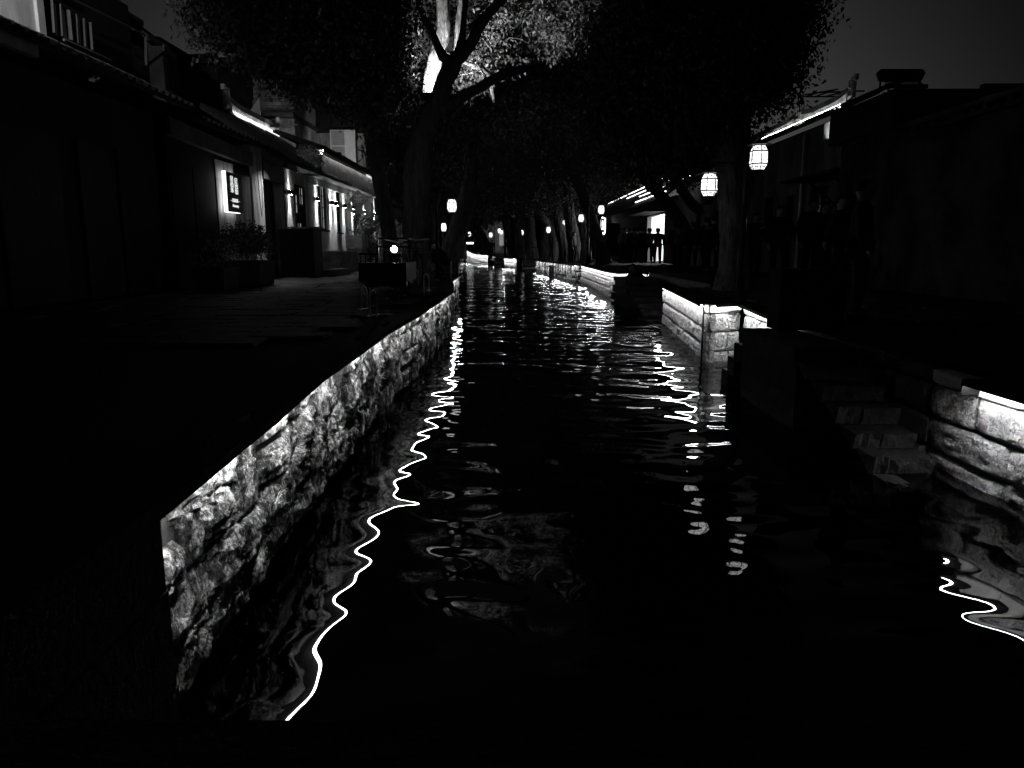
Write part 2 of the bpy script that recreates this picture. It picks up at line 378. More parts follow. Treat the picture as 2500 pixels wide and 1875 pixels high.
LW=[(-1.02,2.02,.80),(-1.04,2.6,.80),(-1.08,3.3,.79),(-1.12,4.3,.80),(-1.1,5.3,.80),(-1.12,7.0,.79),(-1.05,8.7,.80),(-1.05,11,.80),(-1.04,13.2,.80),(-1.2,15.3,.80),(-1.38,17.3,.80),(-1.45,21.7,.80)]
LW2=[(-1.53,21.7,.8),(-2.0,22.3,.8),(-2.1,28,.8),(-3.3,42,.8),(-4.6,60,.8),(-6.75,88.4,.8)]
LW=[(a-.08,b_,c_) for a,b_,c_ in LW]
_r=random.Random(12); _q=[]
for _a,_b in zip(LW[:-1],LW[1:]):
    _k=max(1,int((_b[1]-_a[1])/.9))
    for _i in range(_k):
        _t=_i/_k; _q.append((_a[0]*(1-_t)+_b[0]*_t+(_r.uniform(-.018,.018) if _q else 0),_a[1]*(1-_t)+_b[1]*_t,_a[2]*(1-_t)+_b[2]*_t))
LW=_q+[LW[-1]]
wall('canal_wall','rough rubble stone canal wall along the left bank, lit from its top edge, patched and stained',LW,[.17,.20,.20,.21],'rubble',wlen=(.22,.62),side=-1,depth=.06)
wall('canal_wall','far stretch of the left canal wall beyond the bank corner under leaning trees',LW2[:4],[.25,.3,.4],'rubble',wlen=(.8,1.4))
# ground slabs ------------------------------------------------
def ground(name,edge,xo,z,m):
    b=MB(); n=len(edge)
    v=[(p[0],p[1],z) for p in edge]+[(xo,p[1],z) for p in edge]+[(p[0],p[1],-1.1) for p in edge]
    f=[(i,i+1,n+i+1,n+i) for i in range(n-1)]+[(2*n+i,2*n+i+1,i+1,i) for i in range(n-1)]
    b.add(v,f); return struct(b.build(name,m))
inset=lambda pts,dx:[(p[0]+dx,p[1]) for p in pts]
left_edge=[(-30,-2),(-1.0,-2),(-1.0,1.9)]
b=MB()
E_=[(-1.25,-2)]+inset(LW,-.2)+inset(LW2,-.2)[1:]+[(-12,120),(-14,300)]
n_=len(E_)
b.add([(p[0],p[1],SL-.05) for p in E_]+[(-60,p[1],SL-.05) for p in E_],[(i,i+1,n_+i+1,n_+i) for i in range(n_-1)])
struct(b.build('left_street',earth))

# right bank: polyline of wall faces
A=(3.2,15.8,.80);B=(2.66,9.98,.80);C=(3.2,10.25,.80);D_=(3.10,7.75,.74)
wall('canal_wall','pale squared stone wall of the right bank reaching to the bright corner',[A,B],[.13,.25,.24,.26,.25],'ashlar',wlen=(.35,.95),side=1,cop=(.5,.9))
wall('canal_wall','short pale stone wall face turned to the bridge, with one thin upright block between two big ones',[B,C],[.13,.26,.27,.30,.2],'ashlar',wlen=(.28,.5),side=1,cop=(.5,.9),depth=.09)
wall('canal_wall','bright smooth stone wall at the back of the right landing, cut off by dark stairs',[C,D_],[.15,.26,.27,.28],'ashlar',wlen=(.6,1.0),side=1,cop=(.55,.8))
N0=(3.04,1.2,.70);N1=(3.05,5.3,.70);N2=(3.08,7.75,.72)
wall('canal_wall','dark unlit stone wall behind the nearest landing',[N2,N1],[.12,.24,.24,.25],'ashlar',wlen=(.4,.9),side=1,mesh=DST)  # unlit stretch of the wall, its shade put into darker stone
wall('canal_wall','coarse stone block wall beside the lower right steps, brightest along its top course',[N1,N0],[.12,.24,.24,.25,.2],'ashlar',wlen=(.4,.9),side=1,cop=(.9,1.2))
A2=(3.2,15.8,.80);I1_=(4.15,15.9,.8);I2_=(4.15,22.85,.8);E2_=(3.33,22.89,.8);E1_=(3.18,24.3,.8);E0_=(3.21,35.2,.8)
wall('canal_wall','dark stone wall at the back of the second landing under the lanterns',[I2_,I1_],[.2,.25,.25,.3],'ashlar',wlen=(.6,1.1),side=1)
wall('canal_wall','lit stone wall face behind the crouching person at the second landing',[E1_,E2_,I2_],[.2,.24,.26,.3],'ashlar',wlen=(.4,.8),side=1)
wall('canal_wall','long bright coursed stone wall of the right bank past the second landing',[E0_,E1_],[.2,.12,.24,.3],'ashlar',wlen=(.5,1.1),side=1)
F1_=(3.06,34.7,.76);F0_=(1.6,50.8,.72);G1_=(.32,58,.72);G0_=(-.68,61.8,.74);H1_=(-1.56,71,.8);Hm_=(-3.89,78.8,.94);H0_=(-5.32,85.8,1.35)
wall('canal_wall','weathered bright rubble wall at the bend of the right bank behind a dark pile',[F0_,F1_],[.3,.3,.4],'rubble',wlen=(.6,1.1),side=1)
wall('canal_wall','small bright patch of far right canal wall between two dark landings',[G0_,G1_],[.35,.35,.4],'ashlar',wlen=(.7,1.2),side=1)
wall('canal_wall','far curving bright wall rising towards the distant bridge',[H0_,Hm_,H1_],[.4,.4,.5],'ashlar',wlen=(1,2),side=1)
wall('canal_wall','farthest pale stepped stone wall closing the canal on the left',[(-6.75,88.4,1.65),(-5.72,88.5,1.65)],[.3,.4,.4,.5],'ashlar',wlen=(.6,1.1),side=1)
b=MB(); E_=[(3.25,-2),(3.25,7.75),(3.3,10.3),(2.85,10.1),(3.4,15.9),(4.3,16),(4.3,23),(3.5,23.1),(3.4,34.8),(1.9,50.8),(.6,58),(-.4,61.8),(-1.3,71),(-3.6,78.8),(-5,85.8),(-5.5,120),(-5.5,300)]
n_=len(E_)
E_=[(x,y+i*.0001) for i,(x,y) in enumerate(E_)]
b.add([(p[0],p[1],SR-.07) for p in E_]+[(60,p[1],SR-.07) for p in E_],[(i,i+1,n_+i+1,n_+i) for i in range(n_-1)])
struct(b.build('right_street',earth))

# light strips
light_strip('thin light strip under the left canal edge, glowing line mirrored in the water',LW,side=-1,out=.07,ends=True,wd=.014,m=lednear)
light_strip('light strip over the coarse wall beside the lower right steps',[ (3.05,4.72,.70),N0],side=1,out=.11,ends=True,wd=.014,m=lednear)
light_strip('light strip at the back of the right landing, ending at dark stairs',[C,(3.10,8.2,.74)],side=1,out=.11)
light_strip('short light strip over the wall face turned to the bridge',[(B[0]+.02,B[1]+.01,.8),C],side=1,out=.11)
light_strip('light strip along the right bank wall up to the bright corner',[A,B],side=1,out=.11)
light_strip('light strip over the wall face behind the crouching person',[E1_,E2_,I2_],side=1,out=.12)
light_strip('long light strip on the right bank past the second landing',[E0_,E1_],side=1,out=.12,m=ledf)
light_strip('light strip at the bend of the right bank',[F0_,F1_],side=1,out=.14,m=ledf,wd=.03)
light_strip('small light strip between two far dark landings',[G0_,G1_],side=1,out=.16,m=ledf,wd=.04)
light_strip('light strip on the far curving wall near the distant bridge',[H0_,Hm_,H1_],side=1,out=.18,m=ledf,wd=.05)
light_strip('light strip on the farthest wall closing the canal',[(-6.75,88.4,1.65),(-5.72,88.5,1.65)],side=1,out=.18,m=ledf,wd=.05)

# paving stones --------------------------------------------------------------
PAV=[]
for i in range(6):
    r=random.Random(i+200); b=MB()
    j=lambda a:a+r.uniform(-.012,.012)
    t=[(-.5,-.5),(0,-.5),(.5,-.5),(.5,.5),(0,.5),(-.5,.5)]
    b.v=[(j(x)*.97,j(y)*.96,0) for x,y in t]+[(j(x)*.94,j(y)*.90,.03+r.uniform(-.006,.006)) for x,y in t]
    b.f=[(6,7,10,11),(7,8,9,10)]+[(k,(k+1)%6,6+(k+1)%6,6+k) for k in range(6)]
    PAV.append(b.mesh('paving_stone',paving))
def pave(parent_label,name,x0f,x1f,y0,y1,step,lx,z,maxn):
    th=thing(name,parent_label,'pavement',(0,y0,z)); th['kind']='structure'; del th['category']
    k=0; y=y0
    while y<y1 and k<maxn:
        st=step(y); x=x0f(y)+rnd.uniform(0,.3)
        while x<x1f(y) and k<maxn:
            l_=rnd.uniform(*lx)*(1 if y<14 else 1.4)
            if x+l_>x1f(y): break
            M=Matrix.Translation((x+l_/2,y-y0+st/2,rnd.uniform(-.004,.006)))@Matrix.Rotation(rnd.uniform(-.012,.012),4,'X')@Matrix.Diagonal((l_,st,1,1))
            link('paving_stone',rnd.choice(PAV),th,M); x+=l_; k+=1
        y+=st
    return th
def ledge(y):
    for i in range(len(LW)-1):
        if LW[i][1]<=y<=LW[i+1][1]:
            t=(y-LW[i][1])/(LW[i+1][1]-LW[i][1]); return LW[i][0]*(1-t)+LW[i+1][0]*t-.1
    return LW[-1][0]-.7
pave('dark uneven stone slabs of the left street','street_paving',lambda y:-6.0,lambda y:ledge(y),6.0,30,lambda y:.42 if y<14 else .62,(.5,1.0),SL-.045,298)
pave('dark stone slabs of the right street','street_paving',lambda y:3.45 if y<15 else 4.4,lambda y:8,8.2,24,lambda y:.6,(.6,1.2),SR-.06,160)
b=MB()
for i in range(520):
    y=rnd.uniform(30,100); x=rnd.uniform(-6,-2.6-(y-28)*.08); l_=rnd.uniform(.6,1.2); b.box(x-l_/2,x+l_/2,y-.3,y+.3,SL-.045,SL-.02+rnd.uniform(0,.01))
o=b.build('far_paving',paving); o['kind']='stuff'; o['label']='far stone slabs of the left street'

# bridge the photographer stands on: parapet, abutment ----------------------
th=thing('bridge_parapet','dark stone bridge parapet across the bottom of the view','bridge parapet',(0,.3,0))
b=MB(); b.box(-4,5,-.16,.215,1.06,1.19); b.build('coping_slab',darkstone,th)
b=MB(); b.box(-4,5,-.10,.15,.55,1.06); b.build('panel',darkstone,th)
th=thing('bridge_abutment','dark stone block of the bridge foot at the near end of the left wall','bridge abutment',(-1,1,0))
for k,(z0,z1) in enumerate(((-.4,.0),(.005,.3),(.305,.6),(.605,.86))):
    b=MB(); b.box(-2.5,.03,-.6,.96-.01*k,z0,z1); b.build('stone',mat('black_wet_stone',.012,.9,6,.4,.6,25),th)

# ------------------------------------------------------------------ landings with double flights of steps
def landing(label,x0,x1,y0,y1,ztop,near_n,far_n,tread,mat_=darkstone,steplabel=None):
    """platform between y0 and y1 with a flight towards the bridge and one away from it"""
    th=thing('stone_steps',label,'steps',(x0,y0,0))
    def blk(xa,xb,ya,yb,za,zb,nm):
        M=Matrix.Translation(((xa+xb)/2-x0,yb-y0,(za+zb)/2))@Matrix.Diagonal((xb-xa,(yb-ya),zb-za,1))
        link(nm,rnd.choice(DST),th,M)
    # platform courses
    zs=[-.4,-.1,.12,.32,.52,ztop-.12]
    for a,b_ in zip(zs[:-1],zs[1:]): 
        b=MB(); j=rnd.uniform(0,.015); b.box(j,x1-x0,0+j,y1-y0-j,a,b_-.006); b.build('stone',mat_,th)
    b=MB(); b.box(-.03,x1-x0,-.02,y1-y0+.02,ztop-.115,ztop); b.build('platform_slab',mat_,th)
    dz=ztop/(near_n+.0) if near_n else 0
    for k in range(near_n):
        zt=ztop-(k+1)*dz; yb=y0-k*tread; nst=2
        xm=x0+(x1-x0)*rnd.uniform(.4,.6)
        for xa,xb in ((x0+.02*k,xm),(xm+.01,x1)):
            b=MB(); t=rnd.uniform(-.012,.012)
            yy=yb-tread-.03+rnd.uniform(-.015,.015)
            sub=6; 
            # rough nosing
            top=[]; 
            for q in range(sub+1):
                xx=xa+(xb-xa)*q/sub; top.append((xx-x0,yy-y0+rnd.uniform(-.018,.018)))
            vs=[(x,y,zt+t+rnd.uniform(-.004,.004)) for x,y in top]+[(x,y+rnd.uniform(-.01,.035),zt-.06) for x,y in top]+[(x,y+.03,zt-.125) for x,y in top]+[(x,yb-y0,zt+t) for x,y in top]
            m_=sub+1; f=[]
            for q in range(sub):
                f+=[(q,q+1,m_+q+1,m_+q),(m_+q,m_+q+1,2*m_+q+1,2*m_+q),(3*m_+q,3*m_+q+1,q+1,q)]
            f+=[(0,m_,2*m_,3*m_),(m_-1,2*m_-1,3*m_-1,4*m_-1)]
            b.add(vs,f); b.build('step_stone',mat_,th)
    if far_n:
        dz=ztop/far_n
        for k in range(far_n):
            zt=ztop-(k+1)*dz; b=MB(); ya=y1-y0+k*tread; b.box(.01*k,x1-x0,ya+.005,ya+tread,zt-.2,zt-.0); b.build('step_stone',mat_,th)
    return th
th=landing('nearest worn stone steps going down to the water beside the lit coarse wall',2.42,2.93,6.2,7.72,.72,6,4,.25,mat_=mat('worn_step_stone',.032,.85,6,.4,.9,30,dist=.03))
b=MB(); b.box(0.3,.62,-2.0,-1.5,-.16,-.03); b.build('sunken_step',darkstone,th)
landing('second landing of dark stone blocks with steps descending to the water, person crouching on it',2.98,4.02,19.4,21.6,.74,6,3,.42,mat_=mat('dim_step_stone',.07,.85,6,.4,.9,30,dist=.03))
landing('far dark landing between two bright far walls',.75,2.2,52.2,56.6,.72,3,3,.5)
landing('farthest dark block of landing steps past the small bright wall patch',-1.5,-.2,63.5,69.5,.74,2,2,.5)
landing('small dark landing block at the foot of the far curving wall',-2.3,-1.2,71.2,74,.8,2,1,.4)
# dark timber pile in front of the bend wall
p=PX(1338,650,2.55); 
th=thing('mooring_pile','dark timber mooring pile standing in the water before the far bend wall','pile',(2.2,41.5,0))
b=MB(); b.tube([(0,0,-1),(0,0,.62)],[.16,.14],8); b.build('post',darkwood,th)
b=MB(); b.box(-.26,.26,-.2,.2,.50,.56); b.build('cross_cap',darkwood,th)

# ------------------------------------------------------------------ street lamps with hexagonal lanterns
def lantern_parts(parent,base,rot=0,s=1.0,em=lantern_e):
    """a barrel shaped six-sided lantern hung at base (its top)"""
    prof=[(.085,0),(.13,-.085),(.136,-.27),(.085,-.36)]
    def ring(r,z,k): a=rot+math.pi/3*k; return Vector((r*math.cos(a),r*math.sin(a),z))*s
    root=bpy.data.objects.new('lantern',None)
    b=MB()
    for i in range(3):
        for k in range(6):
            b.add([ring(prof[i][0],prof[i][1],k),ring(prof[i][0],prof[i][1],k+1),ring(prof[i+1][0],prof[i+1][1],k+1),ring(prof[i+1][0],prof[i+1][1],k)],[(0,1,2,3)])
    b.add([ring(.085,-.36,k) for k in range(6)],[(0,1,2,3,4,5)])
    fr=MB(); q=.0068*s
    def bar(a,c,r=q): fr.tube([a,c],r,4,cap=False)
    for k in range(6):
        for i,(r,z) in enumerate(prof): bar(ring(r+.003,z,k),ring(r+.003,z,k+1),q*(1.6 if i in(1,2) else 1.3))
        for i in range(3): bar(ring(prof[i][0]+.003,prof[i][1],k),ring(prof[i+1][0]+.003,prof[i+1][1],k),q*1.2)
        def P(u,v):  # middle band lattice
            a=ring(.133,-.085-v*.185,k); c=ring(.133,-.085-v*.185,k+1); m=a*(1-u)+c*u; return m*1.0+Vector((m.x,m.y,0)).normalized()*.006*s
        t=.0036*s
        for (u0,v0,u1,v1) in ((.28,.2,.72,.2),(.28,.8,.72,.8),(.28,.2,.28,.8),(.72,.2,.72,.8),(0,.32,.28,.32),(0,.7,.28,.7),(.72,.32,1,.32),(.72,.7,1,.7)):
            bar(P(u0,v0),P(u1,v1),t)
        for zt,zb,r0,r1 in ((0,-.085,.085,.13),(-.27,-.36,.136,.085)):
            def Q(u,v):
                r=r0*(1-v)+r1*v; z=zt*(1-v)+zb*v; a=ring(r,z,k); c=ring(r,z,k+1); m=a*(1-u)+c*u; return m+Vector((m.x,m.y,0)).normalized()*.005*s
            bar(Q(.36,.45),Q(.64,.45),t*2.6); 
            if zt<0: bar(Q(0,.5),Q(1,.5),t); bar(Q(.35,0),Q(.35,1),t); bar(Q(.65,0),Q(.65,1),t)
    cap=MB(); cap.lathe([(.19*s,.004*s),(.19*s,.012*s),(.05*s,.05*s),(.02*s,.09*s)],12)
    bt=MB(); bt.lathe([(.07*s,-.385*s),(.088*s,-.362*s)],6)
    o=b.build('lantern',em,parent,loc=base)
    fr.build('lantern_frame',metald,o); cap.build('lantern_cap',metald,o); bt.build('lantern_foot',metald,o)
    return o
def lamp_post(label,base,lants,top,r=.04,group='lantern street lamps along the canal',arm_z=None,s=1.0):
    th=thing('street_lamp',label,'street lamp',base,group=group)
    b=MB(); b.lathe([(.11,0),(.11,.06),(.07,.09),(.06,.35),(r,.42),(r*.8,top-base.z),(r*1.2,top-base.z+.01),(.01,top-base.z+.10)],10); b.build('pole',metald,th,smooth=False)
    for (off,rot) in lants:
        o=Vector(off); b=MB()
        b.tube([(0,0,o.z+.17*s),(o.x*.5,o.y*.5,o.z+.19*s),(o.x,o.y,o.z+.17*s)],.013,6); b.tube([(o.x,o.y,o.z+.17*s),(o.x,o.y,o.z+.07*s)],.006,5)
        b.tube([(0,0,o.z-.1),(o.x*.45,o.y*.45,o.z+.18*s)],.009,5)
        b.build('arm',metald,th)
        lantern_parts(th,o,rot,s)
    return th
# right big pair
pb=Vector((PY(1806,690,11.0).x,11.0,SR)); l1=PY(1733,424,10.7); l2=PY(1854,355,9.95)
lamp_post('tall dark lamp post against the big right trunk with two glowing lanterns at different heights',pb,[(l1-pb,R(90)+R(30)),(l2-pb,R(90))],3.5,r=.042,s=.86)
pb=Vector((PY(1067,600,18.8).x,18.8,SL)); l1=PY(1103,487,18.9)
lamp_post('dark lamp post on the left bank with one lantern on its right arm',pb,[(l1-pb,R(90)+R(30))],2.95,s=.86)
pb=Vector((PY(1090,600,32).x-.35,34,SL)); l1=PY(1083,545,34)
lamp_post('small lantern lamp farther along the left bank seen left of the leaning trunk',pb,[(l1-pb,R(100))],2.6)
far=[(1146,566,70,-.6,'tiny lantern lamp left of the leaning far trunks'),(1198,568,66,.35,'far lantern lamp above the standing dark figure'),
 (1219,558,68,.5,'upper of two touching far lantern lamps left of the star bright bulb'),(1224,562,74,.4,'lower of two touching far lantern lamps left of the star bright bulb'),
 (1274,562,64,-.45,'far lantern lamp in front of the dark twin trunk'),(1301,549,60,-.4,'far lantern lamp on a flared pale trunk'),
 (1339,554,46,.3,'lantern lamp standing free between the middle right trunks'),(1376,537,45,.4,'narrow lantern lamp half hidden behind a middle trunk'),
 (1419,524,38,.5,'lantern lamp half hidden by the big leaning trunk'),(1468,502,33,-.55,'lantern lamp right of the big leaning trunk near the tiled shop roof')]
for i,(x,y,Y,dx,lab) in enumerate(far):
    l1=PY(x,y,Y); pb=Vector((l1.x+dx,Y+.05,SR)); lamp_post(lab,pb,[(l1-pb,R(90)+rnd.choice((0,R(30),R(15))))],l1.z+.35,s=1.0 if Y<50 else 1.15)

# ------------------------------------------------------------------ trees
def bark_tube(pts,rad,seed,n=20,seg=.16,amp=.12,rough=1.0):
    """dense tube with ridged bark relief"""
    P=[Vector(p) for p in pts]; out=[];rr=[]
    # catmull rom resample
    Q=[P[0]*2-P[1]]+P+[P[-1]*2-P[-2]]; Rr=[rad[0]]+list(rad)+[rad[-1]]
    for i in range(1,len(Q)-2):
        L_=(Q[i+1]-Q[i]).length; k=max(2,int(L_/seg))
        for j in range(k):
            t=j/k; a,b_,c,d=Q[i-1],Q[i],Q[i+1],Q[i+2]
            out.append(.5*((2*b_)+(c-a)*t+(2*a-5*b_+4*c-d)*t*t+(3*b_-a-3*c+d)*t**3)); rr.append(Rr[i]*(1-t)+Rr[i+1]*t)
    out.append(P[-1]); rr.append(rad[-1])
    b=MB(); b.tube(out,rr,n,cap=True)
    vs=[]
    cs=out
    for k,v in enumerate(b.v):
        i=min(k//n,len(cs)-1); c=cs[i]; d=Vector(v)-c
        q=Vector((v[0]*9,v[1]*9,v[2]*1.6+seed))
        h=1-abs(noise.noise(q))*2
        q2=Vector((v[0]*1.5,v[1]*1.5,v[2]*.8+seed))
        f=1+amp*(h-.5)*rough+.12*noise.noise(q2)
        vs.append(tuple(c+d*f))
    b.v=vs; return b
def leaves(ells,count,size,seed,cl=.30,per=26,dens_shell=.55):
    r=np.random.RandomState(seed)
    vols=np.array([e[1][0]*e[1][1]*e[1][2] for e in ells],float)**.85; vols/=vols.sum()
    nc=max(1,count//per)
    which=r.choice(len(ells),nc,p=vols)
    d=r.normal(size=(nc,3)); d/=np.linalg.norm(d,axis=1)[:,None]
    rad=np.where(r.rand(nc)<dens_shell,r.uniform(.8,1.04,nc),r.uniform(0,1,nc)**(1/3))
    cen=np.array([e[0] for e in ells])[which]; rx=np.array([e[1] for e in ells])[which]
    C=cen+d*rad[:,None]*rx
    ci=np.repeat(np.arange(nc),per); N=len(ci)
    off=np.clip(r.normal(size=(N,3)),-1.5,1.5)*cl*np.array([1,1,.75]); pos=C[ci]+off
    # leaf axes: hang outward and down
    ax=r.normal(size=(N,3)); ax[:,2]-=.9; ax/=np.linalg.norm(ax,axis=1)[:,None]
    sd=r.normal(size=(N,3)); sd-= (sd*ax).sum(1)[:,None]*ax; sd/=np.linalg.norm(sd,axis=1)[:,None]
    L_=size*r.uniform(.7,1.3,N)[:,None]; W_=L_*.24
    nrm=np.cross(ax,sd)
    v=np.stack([pos,pos+ax*L_*.45+sd*W_+nrm*L_*.06,pos+ax*L_,pos+ax*L_*.45-sd*W_+nrm*L_*.06],1).reshape(-1,3)
    idx=np.arange(N)*4
    f=np.stack([idx,idx+1,idx+2,idx,idx+2,idx+3],1).reshape(-1,3)
    return v,f,C
def tri_mesh(name,v,f,m):
    me=bpy.data.meshes.new(name); me.vertices.add(len(v)); me.vertices.foreach_set('co',v.astype(np.float32).ravel())
    me.loops.add(len(f)*3); me.loops.foreach_set('vertex_index',f.astype(np.int32).ravel())
    me.polygons.add(len(f)); me.polygons.foreach_set('loop_start',np.arange(0,len(f)*3,3,dtype=np.int32)); me.polygons.foreach_set('loop_total',np.full(len(f),3,dtype=np.int32))
    me.update(); me.validate(); me.materials.append(m); return me
def tree(name,label,base,trunks,ells=None,count=0,size=.09,seed=1,m=bark,group=None,cl=.3,twigs=0,lm=None):
    th=thing(name,label,'tree',base,group=group)
    for i,(pts,rad) in enumerate(trunks):
        b=bark_tube([Vector(p)-base for p in pts],rad,seed+i*3,n=40 if max(rad)>.2 else 14,seg=.09 if max(rad)>.15 else .12,amp=.26)
        b.build('trunk' if i==0 else 'branch',m,th,smooth=True)
    if ells:
        E2=[(np.array(c)-np.array(base),np.array(r_)) for c,r_ in ells]
        v,f,C=leaves(E2,count,size,seed,cl)
        o=link('crown',tri_mesh('crown',v,f,lm or leafm),th); o['kind']='stuff'
        if twigs:
            b=MB(); rr=random.Random(seed)
            hub=[Vector(e[0]) for e in E2]
            for k in range(twigs):
                c=Vector(C[rr.randrange(len(C))]); h=min(hub,key=lambda q:(q-c).length)
                mid=(c+h)/2+Vector((rr.uniform(-.2,.2),rr.uniform(-.2,.2),rr.uniform(-.1,.25)))
                b.tube([h+Vector((rr.uniform(-.3,.3),rr.uniform(-.3,.3),rr.uniform(-.3,.3))),mid,c],[.018,.012,.004],5,cap=False)
            o=b.build('twigs',m,th); o['kind']='stuff'
    return th
def EL(x,y,rx,ry,Y,dy):
    c=PY(x,y,Y); k=Y/FPX*1.03; return (tuple(c),(rx*k,dy,ry*k))
# front left tree (dark fork)
Y=16.0
T=lambda x,y,Y_=Y:PY(x,y,Y_)
base=Vector((T(1016,690).x,Y,SL))
tree('broadleaf_tree','big dark forked tree on the left bank whose trunk rises behind the cargo tricycle',base,
 [([base-Vector((0,0,.1)),T(1018,640),T(1018,520),T(1020,400),T(1044,300),T(1073,235),T(1099,170),T(1108,140)],[.36,.29,.27,.26,.22,.18,.19,.18]),
  ([T(1100,155),T(1082,138),T(1066,105),T(1054,80,15.8),T(1030,30,15.5),T(1000,-60,15.2)],[.12,.10,.08,.07,.06,.04]),
  ([T(1118,140),T(1126,100),T(1131,70),T(1134,20),T(1138,-60)],[.12,.075,.065,.06,.05]),
  ([T(1112,145),T(1146,110),T(1172,62,15.9),T(1205,20,15.7),T(1260,-40,15.4)],[.16,.12,.10,.09,.06]),
  ([T(1150,70),T(1180,40,15.8),T(1220,5,15.7),T(1250,-40,15.7)],[.07,.06,.05,.04]),
  ([T(1070,268),T(1120,240,16.2),T(1174,212,16.4),T(1224,185,16.6),T(1273,170,17),T(1330,160,17.4)],[.14,.12,.10,.09,.07,.04])],
 [EL(600,-10,120,110,15.5,1.5),EL(720,60,130,105,15.5,1.6),EL(820,60,120,150,15.5,1.8),EL(880,0,100,120,15,1.6),EL(915,190,55,110,15.6,.8),EL(560,70,50,50,15.3,.9),EL(860,200,70,50,15.6,.8),EL(760,175,80,40,15.6,.8),EL(925,5,35,50,15,.6)],
 56000,.105,3,twigs=60)
# lit tree behind it
Y2=17.8; U=lambda x,y,Y_=Y2:PY(x,y,Y_)
base=Vector((U(1012,680).x,Y2,SL))
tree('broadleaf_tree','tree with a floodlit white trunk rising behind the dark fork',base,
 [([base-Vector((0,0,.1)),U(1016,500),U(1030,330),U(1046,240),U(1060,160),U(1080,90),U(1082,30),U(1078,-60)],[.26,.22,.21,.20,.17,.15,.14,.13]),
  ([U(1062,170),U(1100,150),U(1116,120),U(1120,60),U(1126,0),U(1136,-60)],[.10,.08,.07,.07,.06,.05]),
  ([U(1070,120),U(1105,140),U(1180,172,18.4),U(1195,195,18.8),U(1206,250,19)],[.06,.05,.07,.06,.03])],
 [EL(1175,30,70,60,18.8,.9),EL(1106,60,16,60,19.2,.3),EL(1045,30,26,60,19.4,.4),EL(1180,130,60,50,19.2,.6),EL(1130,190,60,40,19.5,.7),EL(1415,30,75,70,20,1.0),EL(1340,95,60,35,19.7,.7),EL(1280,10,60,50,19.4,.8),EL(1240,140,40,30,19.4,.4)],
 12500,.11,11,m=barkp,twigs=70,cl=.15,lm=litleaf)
# bare lit twigs near the fork
th=thing('bare_branch','thin bare pale branches lit below the fork of the dark tree','branch',tuple(U(1180,190,17.3)))
o0=U(1180,190,17.3)
def tw(pts,r): 
    b=MB(); b.tube([U(x,y,Y_)-o0 for x,y,Y_ in pts],[r*(1-.6*i/(len(pts)-1)) for i in range(len(pts))],6); b.build('twig',barkp,th)
tw([(1205,185,17.2),(1204,150,17.2),(1196,118,17.3),(1177,92,17.4)],.018)
tw([(1191,193,17.2),(1172,165,17.2),(1160,152,17.4)],.022); tw([(1175,170,17.2),(1150,178,17.3),(1135,182,17.3),(1124,183,17.4)],.012)
tw([(1160,165,17.3),(1166,140,17.3),(1184,108,17.3)],.012); tw([(1175,186,17.2),(1168,178,17.2),(1155,160,17.3)],.012)
th=thing('bare_branch','long thin pale branch snaking through the dark right of the fork','branch',tuple(U(1290,95,17.5)))
o0=U(1290,95,17.5)
tw([(1232,100,17.6),(1245,92,17.6),(1272,95,17.6),(1288,106,17.6),(1300,113,17.7),(1330,114,17.7),(1343,122,17.7)],.016)
tw([(1254,70,17.6),(1275,50,17.6),(1290,34,17.7),(1312,30,17.8)],.014); tw([(1273,93,17.6),(1276,75,17.6),(1276,55,17.6)],.009)
# thin leaning tree left
Y3=18.5
base=Vector((PY(958,640,Y3).x,Y3,SL)); V3=lambda x,y:PY(x,y,Y3)
tree('leaning_tree','slender dark leaning trunk left of the big left bank tree',base,
 [([base-Vector((0,0,.1)),V3(952,590),V3(942,520),V3(928,450),V3(912,380),V3(898,310),V3(886,240),V3(870,150)],[.21,.18,.16,.15,.14,.13,.12,.09])],
 [EL(900,120,110,100,Y3,1.4),EL(935,260,28,110,Y3+.6,.6),EL(965,360,30,90,Y3+1.2,.7)],13000,.10,21,twigs=20)
# big right tree
Y4=14.4
base=Vector((PY(1789,700,Y4).x,Y4,SR)); V4=lambda x,y,d=0:PY(x,y,Y4+d)
tree('broadleaf_tree','huge dark tree on the right bank with deeply furrowed bark beside the lantern post',base,
 [([base-Vector((0,0,.1)),V4(1792,640),V4(1786,540),V4(1780,440),V4(1772,360),V4(1768,300),V4(1765,220),V4(1750,100),V4(1740,0)],[.34,.26,.24,.25,.27,.28,.30,.26,.22]),
  ([V4(1800,560,.5),V4(1822,440,.5),V4(1815,340,.5),V4(1820,240,.4),V4(1850,120,.2)],[.13,.14,.13,.12,.09]),
  ([V4(1765,280),V4(1700,180),V4(1620,90),V4(1560,0)],[.18,.15,.12,.08])],
 [EL(1820,60,130,130,14,1.4),EL(1860,150,55,75,14,.8),EL(1800,200,110,85,13.8,1.0),EL(1690,110,190,180,14.5,1.7),EL(1590,150,120,150,15,1.8),EL(1620,280,140,90,15,1.3),EL(1530,300,80,90,15.5,1.3),EL(1650,370,60,40,14.8,.8),EL(1910,0,45,60,14,.7),EL(1530,190,60,170,15.5,1.2)],
 110000,.095,31,m=mat('furrowed_bark',.30,.9,5,.6,1.0,10,strike=(3,3,.45),dist=.1),twigs=60)  # bark paler than the other dark trunks, standing in for lantern light
